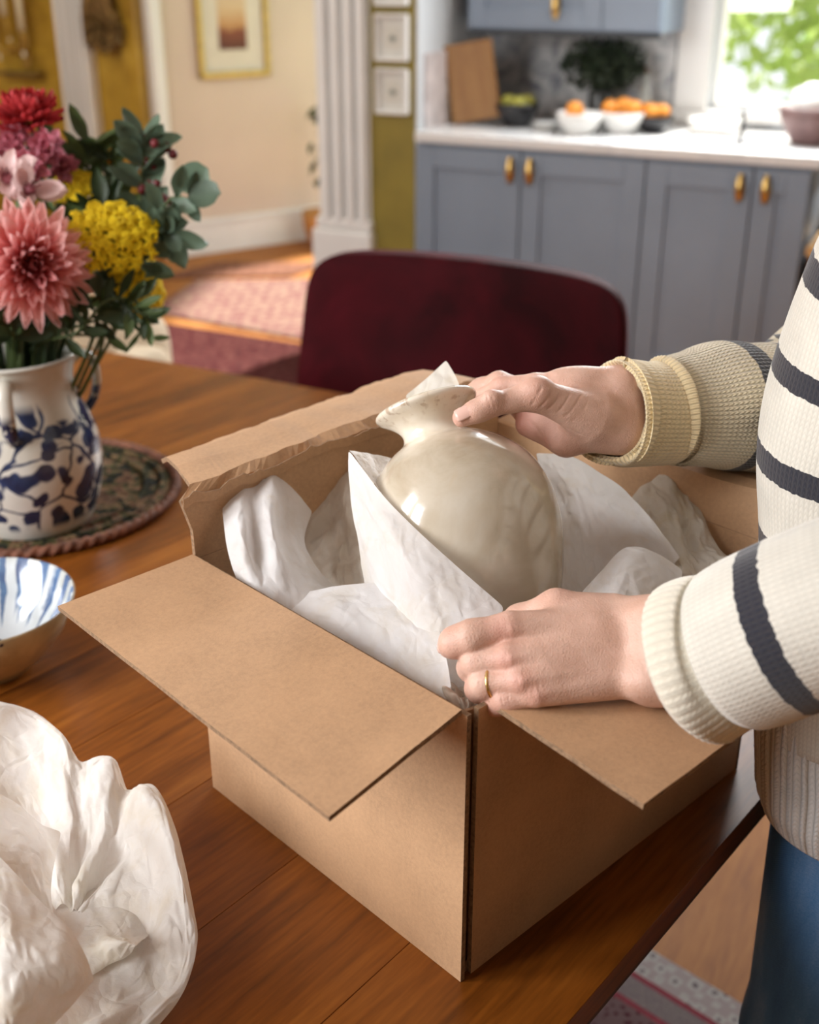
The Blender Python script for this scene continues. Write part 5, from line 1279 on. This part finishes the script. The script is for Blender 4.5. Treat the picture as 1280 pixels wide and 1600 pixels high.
# ---- right hand (far side): thumb on the near side of the neck, fingers round behind it
RW1, RW2 = (0.192,1.014,1.148), (0.193,0.995,1.121)
RF1, RF2 = (0.259,1.044,1.135), (0.26,1.026,1.11)
r_idx = [(0.114,1.014,1.152), (0.085,1.025,1.147), (0.069,1.038,1.132), (0.055,1.042,1.122)]
r_mid = [(0.107,1.033,1.141), (0.084,1.057,1.141), (0.068,1.067,1.132), (0.053,1.063,1.125)]
r_rng = [(0.106,1.042,1.125), (0.083,1.075,1.127), (0.067,1.081,1.12), (0.052,1.075,1.113)]
r_pin = [(0.113,1.041,1.11), (0.095,1.077,1.117), (0.082,1.088,1.116), (0.07,1.087,1.111)]
r_thb = [(0.163,0.98,1.135), (0.111,0.967,1.16), (0.071,0.958,1.155), (0.045,0.955,1.144)]
rh = [('c', RW1, RF1, .0185, .022, .01), ('c', RW2, RF2, .0185, .021, .02), ('c', RW1, RW2, .0185, .0185, .02)]
rh += [('c', (0.184,1.012,1.148), r_idx[0], .0185, .0118, .010), ('c', (0.184,1.016,1.141), r_mid[0], .018, .0118, .010),
       ('c', (0.184,1.014,1.13), r_rng[0], .018, .0115, .016), ('c', (0.181,1.009,1.119), r_pin[0], .018, .011, .016),
       ('c', (0.184,0.991,1.121), (0.142,0.998,1.108), .0195, .0150, .018), ('c', (0.142,0.998,1.108), (0.109,1.02,1.113), .0150, .0115, .010),
       ('c', (0.152,0.999,1.135), (0.123,1.023,1.127), .017, .013, .02)]
for f, r in ((r_idx, [.0115, .0102, .0092, .0078]), (r_mid, [.0115, .0098, .009, .0078]), (r_rng, [.011, .0095, .0088, .0076]), (r_pin, [.0100, .0085, .0078, .007])): rh.append(('g', chain(f, r, .001, .006), .0035))
rh += chain(r_thb[:2], [.0205, .0132], .016, .006) + [('c', r_thb[1], r_thb[2], .0128, .0098, .008), ('c', r_thb[2], r_thb[3], .0102, .0082, .004)]
rh += [('e', (0.07,0.953,1.163), (.0075, .0065, .006), .008), ('e', (0.108,0.962,1.168), (.009, .008, .008), .014), ('e', (0.152,1.011,1.164), (.02, .008, .006), .014), ('e', (0.059,0.954,1.151), (.010, .0085, .0085), .008)]
lo, hi = bbox(rh); RV, RFc, RN = surface(rh, lo, hi, .00105)
cr_ = []
for (a, b, dp) in (((0.101,0.948,1.152), (0.112,0.957,1.172), .0007), ((0.108,0.948,1.148), (0.121,0.956,1.17), .0008), ((0.115,0.95,1.146), (0.13,0.96,1.168), .0008), ((0.124,0.952,1.144), (0.139,0.963,1.165), .0008), ((0.132,0.954,1.142), (0.148,0.967,1.16), .0006), ((0.141,0.958,1.14), (0.155,0.971,1.155), .0005)):
    cr_.append((a, b, dp, .0011))
cr_ += [((0.066,0.951,1.167), (0.069,0.943,1.154), .0005, .0007), ((0.069,0.951,1.167), (0.073,0.945,1.155), .0006, .0007), ((0.074,0.952,1.167), (0.076,0.947,1.157), .0004, .0007),
        ((0.161,0.984,1.15), (0.167,0.973,1.115), .0006, .0012), ((0.166,0.987,1.15), (0.172,0.976,1.114), .0005, .0010), ((0.117,0.992,1.118), (0.128,0.991,1.098), .0007, .0014), ((0.103,1.006,1.126), (0.123,0.999,1.11), .0009, .0016), ((0.089,0.97,1.143), (0.117,0.965,1.133), .0012, .0016), ((0.117,0.965,1.133), (0.148,0.97,1.128), .0014, .0018), ((0.148,0.97,1.128), (0.16,0.977,1.134), .0010, .0016)]
RV = creases(RV, RN, cr_)
Rred = redness(RV, [(r_thb[3], .016, .35), (r_thb[2], .013, .35), (r_idx[1], .014, .45), (r_mid[1], .014, .2), ((0.093,1.013,1.118), .03, .75), ((0.128,1.001,1.104), .03, .4), ((0.108,0.959,1.167), .016, .3)])

# ---- head, neck, trunk and legs under the clothes
hd = pw(.03, 0, 1.60)
HT = [FD, SD * -1, Vector((0, 0, 1))]; HM = [[HT[j][i] for j in range(3)] for i in range(3)]
def hp_(f, s, z): return tuple(hd + FD * f + SD * s + Vector((0, 0, z)))
bd = [('e', hp_(0, 0, .035), (.092, .074, .095), HM, .01), ('e', hp_(.025, 0, -.035), (.066, .058, .078), HM, .03), ('c', hp_(.055, 0, -.09), hp_(.03, 0, -.085), .022, .03, .03),
      ('c', hp_(.095, 0, .015), hp_(.112, 0, -.022), .008, .0125, .012), ('c', hp_(.104, 0, -.024), hp_(.095, 0, -.024), .014, .016, .01),
      ('c', hp_(.087, .014, -.055), hp_(.087, -.014, -.055), .0085, .0085, .006), ('c', hp_(.084, .012, -.067), hp_(.084, -.012, -.067), .0085, .0085, .005),
      ('-c', hp_(.098, .016, -.061), hp_(.098, -.016, -.061), .0016, .0016, .003),
      ('e', hp_(-.005, .076, -.005), (.018, .008, .028), HM, .006), ('e', hp_(-.005, -.076, -.005), (.018, .008, .028), HM, .006),
      ('-c', hp_(.092, .031, .008), hp_(.092, .034, .008), .013, .012, .012), ('-c', hp_(.092, -.031, .008), hp_(.092, -.034, .008), .013, .012, .012),
      ('c', hp_(-.01, 0, -.06), tuple(pw(-.02, 0, 1.40)), .048, .046, .03), ('c', tuple(pw(-.025, -.08, 1.31)), tuple(pw(-.025, .08, 1.31)), .035, .035, .03),
      ('c', tuple(pw(-.015, 0, 1.27)), tuple(pw(0, 0, .95)), .075, .085, .03), ('c', tuple(pw(0, -.06, .92)), tuple(pw(0, .06, .92)), .075, .075, .05)]
for s in (-1, 1):
    bd += [('c', tuple(pw(-.005, s * .085, .86)), tuple(pw(-.01, s * .09, .48)), .07, .046, .04), ('c', tuple(pw(-.01, s * .09, .48)), tuple(pw(-.03, s * .095, .09)), .043, .03, .03), ('c', tuple(pw(-.03, s * .095, .05)), tuple(pw(.08, s * .10, .035)), .03, .022, .02)]
lo, hi = bbox(bd); BV, BF, BN = surface(bd, lo, hi, .009)
body_mesh([(LV, LFc, Lred), (RV, RFc, Rred), (BV, BF, np.zeros(len(BV)))])
PO = Vector((PC.x, PC.y, 0))
def pmeshobj(name, v, f, mat, parent=None, uv=None, smooth=True):
    return mesh(name, [tuple(Vector(p) - PO) for p in v], f, mat, parent or per, smooth, uv)
for s in (-1, 1):
    v, f = ball(1, 14, 10, (.0125,) * 3); e = pmeshobj('eye', [Vector(p) + Vector(hp_(.0665, s * .0325, .008)) for p in v], f, M_eye)
    v, f = ball(1, 12, 8, (.006,) * 3); pmeshobj('iris', [Vector(p) + Vector(hp_(.074, s * .0325, .007)) for p in v], f, M_hair, e)
hv = [('e', hp_(-.018, 0, .05), (.098, .084, .094), HM, .01), ('e', hp_(-.06, 0, -.03), (.055, .07, .10), HM, .04), ('c', hp_(-.10, 0, .03), hp_(-.125, 0, .02), .035, .03, .02),
      ('-e', hp_(.085, 0, -.02), (.06, .075, .088), HM, .02), ('c', hp_(.02, .07, .04), hp_(-.04, .076, -.03), .014, .02, .02), ('c', hp_(.02, -.07, .04), hp_(-.04, -.076, -.03), .014, .02, .02)]
lo, hi = bbox(hv); V, F, _ = surface(hv, lo, hi, .007); pmeshobj('hair', V, F, M_hair)

# ---- finger nails and the ring
def nail(tip, prev, dorsal, L=.0105, Wd=.0088, r=.0085, back=.001, parent=None):
    t = Vector(tip); ax = (t - Vector(prev)).normalized(); dz = Vector(dorsal); dz = (dz - ax * dz.dot(ax)).normalized(); sx = ax.cross(dz); V, F = [], []
    for j in range(7):
        u = -1 + 2 * j / 6
        for i in range(9):
            w = -1 + 2 * i / 8; ww = w * Wd / 2 * (1 - .25 * max(0, abs(u) - .4) ** 1.3); a = ww / r
            V.append(t + ax * (u * L / 2 * (1 - .12 * w * w) - back) + sx * (math.sin(a) * r) + dz * (math.cos(a) * r + .0006 - .0010 * max(0, u) ** 2))
    for j in range(6):
        for i in range(8): F.append((j * 9 + i, j * 9 + i + 1, (j + 1) * 9 + i + 1, (j + 1) * 9 + i))
    o = pmeshobj('nail', V, F, M_nail); s = o.modifiers.new('t', 'SOLIDIFY'); s.thickness = .0008; s.offset = 0; return o
nail(r_thb[3], r_thb[2], Vector(CAMP) - Vector(r_thb[3]) + Vector((0, .0, .55)), .0150, .0125, .0096, .0025)
nail(l_idx[3], l_idx[2], (-.8, -.4, .2), .010, .0085, .0086, .001)
nail(l_mid[3], l_mid[2], (-.8, -.5, .0), .010, .0085, .0086, .001)
nail(l_thb[3], l_thb[2], (-.2, .6, .7), .012, .0105, .0100, .001)
p0, p1 = Vector(l_rng[0]), Vector(l_rng[1]); c = p0.lerp(p1, .78); ax = (p1 - p0).normalized(); u = ax.cross(Vector((0, 0, 1))).normalized(); w = ax.cross(u)
ringpts = [tuple(c + u * (.0115 * math.cos(a)) + w * (.0115 * math.sin(a))) for a in [2 * PI * i / 40 for i in range(41)]]
v, f, uv = tube_data(ringpts, [.0013] * 41, n=8, res=81, up=tuple(ax), caps=False); pmeshobj('ring', v, f, M_gold)

# ---- jumper
def noise_mod(seed, amp, ribs=0, ribamp=0.0, L0=0, L1=9, folds=()):
    r = np.random.default_rng(seed); ks = [(r.integers(1, 5), r.uniform(8, 45), r.uniform(0, 6.28), r.uniform(.4, 1)) for _ in range(7)]
    def m(th, L):
        d = sum(a * np.sin(k * th + w * L + p) for k, w, p, a in ks) * amp / 2.2
        if ribs: d = d + ribamp * np.cos(ribs * th) * ((L > L0) & (L < L1))
        for (c, wd, a, ph) in folds: d = d + a * np.exp(-((L - c) / wd) ** 2) * (.65 + .35 * np.cos(th - ph))
        return 1 + d
    return m
def cloth(name, pts, rad, mat, parent=None, n=96, res=90, up=(0, 0, 1), mod=None, caps=False, thick=.004):
    v, f, uv = tube_data(pts, rad, n=n, res=res, up=up, mod=mod, caps=caps)
    # duplicate the seam column so the texture does not wrap backwards
    v = np.asarray(v).reshape(res, n, 3); v = np.concatenate([v, v[:, :1]], 1).reshape(-1, 3); n1 = n + 1
    uv = np.asarray(uv).reshape(res, n, 2); ex = uv[:, :1].copy(); ex[..., 0] = 1; uv = np.concatenate([uv, ex], 1).reshape(-1, 2)
    f = [(j * n1 + i, j * n1 + i + 1, (j + 1) * n1 + i + 1, (j + 1) * n1 + i) for j in range(res - 1) for i in range(n)]
    o = pmeshobj(name, v, f, mat, parent, uv); s = o.modifiers.new('t', 'SOLIDIFY'); s.thickness = thick; s.offset = -1; return o
# trunk: rings from hem to neck
zs = [(.775, .112, .178, -.022), (.80, .120, .186, -.022), (.84, .122, .188, -.020), (.88, .118, .185, -.012), (.96, .116, .183, -.004), (1.04, .121, .186, .002), (1.11, .128, .190, .006), (1.17, .129, .192, .004), (1.24, .124, .195, -.002), (1.30, .113, .190, -.012), (1.345, .088, .165, -.032), (1.385, .076, .112, -.030), (1.42, .064, .072, -.020), (1.46, .064, .066, -.012)]
def trunk(name, sel, mat, amp, ribs=0, ribamp=0, n=160, res=110, grow=0.0):
    pts = [tuple(pw(q[3], 0, q[0])) for q in sel]; rad = [(q[1] + grow, q[2] + grow) for q in sel]
    nm = noise_mod(5, amp, ribs, ribamp)
    sq = lambda th, L: nm(th, L) * (np.abs(np.cos(th)) ** 2.6 + np.abs(np.sin(th)) ** 2.6) ** (-1 / 2.6)
    return cloth(name, pts, rad, mat, None, n, res, tuple(FD), sq)
trunk('jumper', zs[3:], M_torso, .014)
trunk('ribbed_hem', zs[:5], M_hem, .010, 70, .006, 420, 40, -.001)
# right (far) sleeve with a turned back cuff
rW, rE, rS = Vector((0.179,1,1.131)), Vector((.405, 1.135, 1.105)), pw(-.01, .165, 1.325)
RT = crom([(0.175,1,1.131), (0.209,1.012,1.127), (0.242,1.027,1.124), (0.281,1.045,1.119), (0.324,1.066,1.113), (0.378,1.098,1.099)], 6)
cloth('cuff', [(0.183,1.002,1.131), (0.186,1.004,1.13), (0.2,1.009,1.129), (0.216,1.016,1.126), (0.234,1.025,1.124), (0.239,1.027,1.124)],
      [(.040, .043), (.0475, .050), (.0485, .051), (.0475, .050), (.0478, .0505), (.0445, .047)], M_cuffR, n=140, res=50, mod=noise_mod(11, .018, 70, .006), thick=.006)
cloth('sleeve', [(0.2,1.009,1.129), (0.232,1.024,1.124), (0.243,1.029,1.124), (0.262,1.037,1.122), (0.289,1.05,1.12), (0.324,1.067,1.114), (0.365,1.09,1.104), tuple(rE), tuple(rE.lerp(rS, .35)), tuple(rE.lerp(rS, .7)), tuple(rS), tuple(pw(-.018, .125, 1.345)), tuple(pw(-.02, .07, 1.35))],
      [(.038, .040), (.043, .046), (.049, .0515), (.0535, .055), (.0590, .060), (.0625, .0635), (.064, .066), (.066, .068), (.068, .068), (.072, .072), (.066, .066), (.056, .056), (.035, .035)], M_sleeveR, n=150, res=150, mod=noise_mod(12, .022, folds=((.035, .008, -.035, 1.0), (.10, .02, .03, 0), (.135, .010, -.03, .5))), thick=.005)
# left (near) sleeve: wide, ribbed cuff
lE = Vector((0.339,0.651,1.15)); lS = pw(-.01, -.165, 1.325)
cloth('cuff', [(0.194,0.703,1.054), (0.204,0.698,1.063), (0.215,0.692,1.071), (0.225,0.685,1.081)],
      [(.0560, .0630), (.0572, .0640), (.0530, .0590), (.045, .050)], M_cuffL, n=324, res=44, mod=lambda th, L: noise_mod(21, .030, 54, .008)(th, L) * (1 - .10 * np.exp(-(L / .0035) ** 2)), thick=.007)
cloth('sleeve', [(0.217,0.69,1.074), (0.23,0.683,1.086), (0.243,0.676,1.098), (0.265,0.667,1.115), (0.299,0.656,1.136), tuple(lE), tuple(lE.lerp(lS, .35)), tuple(lE.lerp(lS, .7)), tuple(lS), tuple(pw(-.018, -.125, 1.345)), tuple(pw(-.02, -.07, 1.35))],
      [(.0550, .0605), (.0570, .0615), (.0575, .060), (.058, .059), (.059, .059), (.062, .064), (.064, .064), (.070, .070), (.066, .066), (.056, .056), (.035, .035)], M_sleeveL, n=160, res=170, mod=lambda th, L: noise_mod(22, .024, folds=((.115, .015, -.02, 0), (.16, .02, .03, 1)))(th, L) * (1 - .05 * np.exp(-(L / .004) ** 2)), thick=.005)
# jeans and shoes
jn = [('c', tuple(pw(-.03, -.07, .84)), tuple(pw(-.03, .07, .84)), .088, .088, .03)]
for s in (-1, 1):
    jn += [('c', tuple(pw(-.020, s * .083, .80)), tuple(pw(-.012, s * .092, .48)), .086, .068, .03), ('c', tuple(pw(-.012, s * .092, .48)), tuple(pw(-.03, s * .097, .09)), .064, .05, .03)]
for k in range(9):
    z = .60 + .03 * k; jn.append(('-c', tuple(pw(.075, -.17, z)), tuple(pw(.085, -.02, z + .05 + .01 * (k % 3))), .006, .004, .012))
lo, hi = bbox(jn, .02); lo[2] = .055; V, F, _ = surface(jn, lo, hi, .007); pmeshobj('jeans', V, F, M_denim)
for s in (-1, 1):
    sh = [('c', tuple(pw(-.05, s * .097, .055)), tuple(pw(.10, s * .108, .04)), .045, .036, .02), ('c', tuple(pw(-.05, s * .097, .06)), tuple(pw(-.035, s * .097, .10)), .044, .042, .02)]
    lo, hi = bbox(sh); lo[2] = .002; V, F, _ = surface(sh, lo, hi, .007); V = V.copy(); V[:, 2] = np.maximum(V[:, 2], .003); pmeshobj('shoe', V, F, M_shoe)
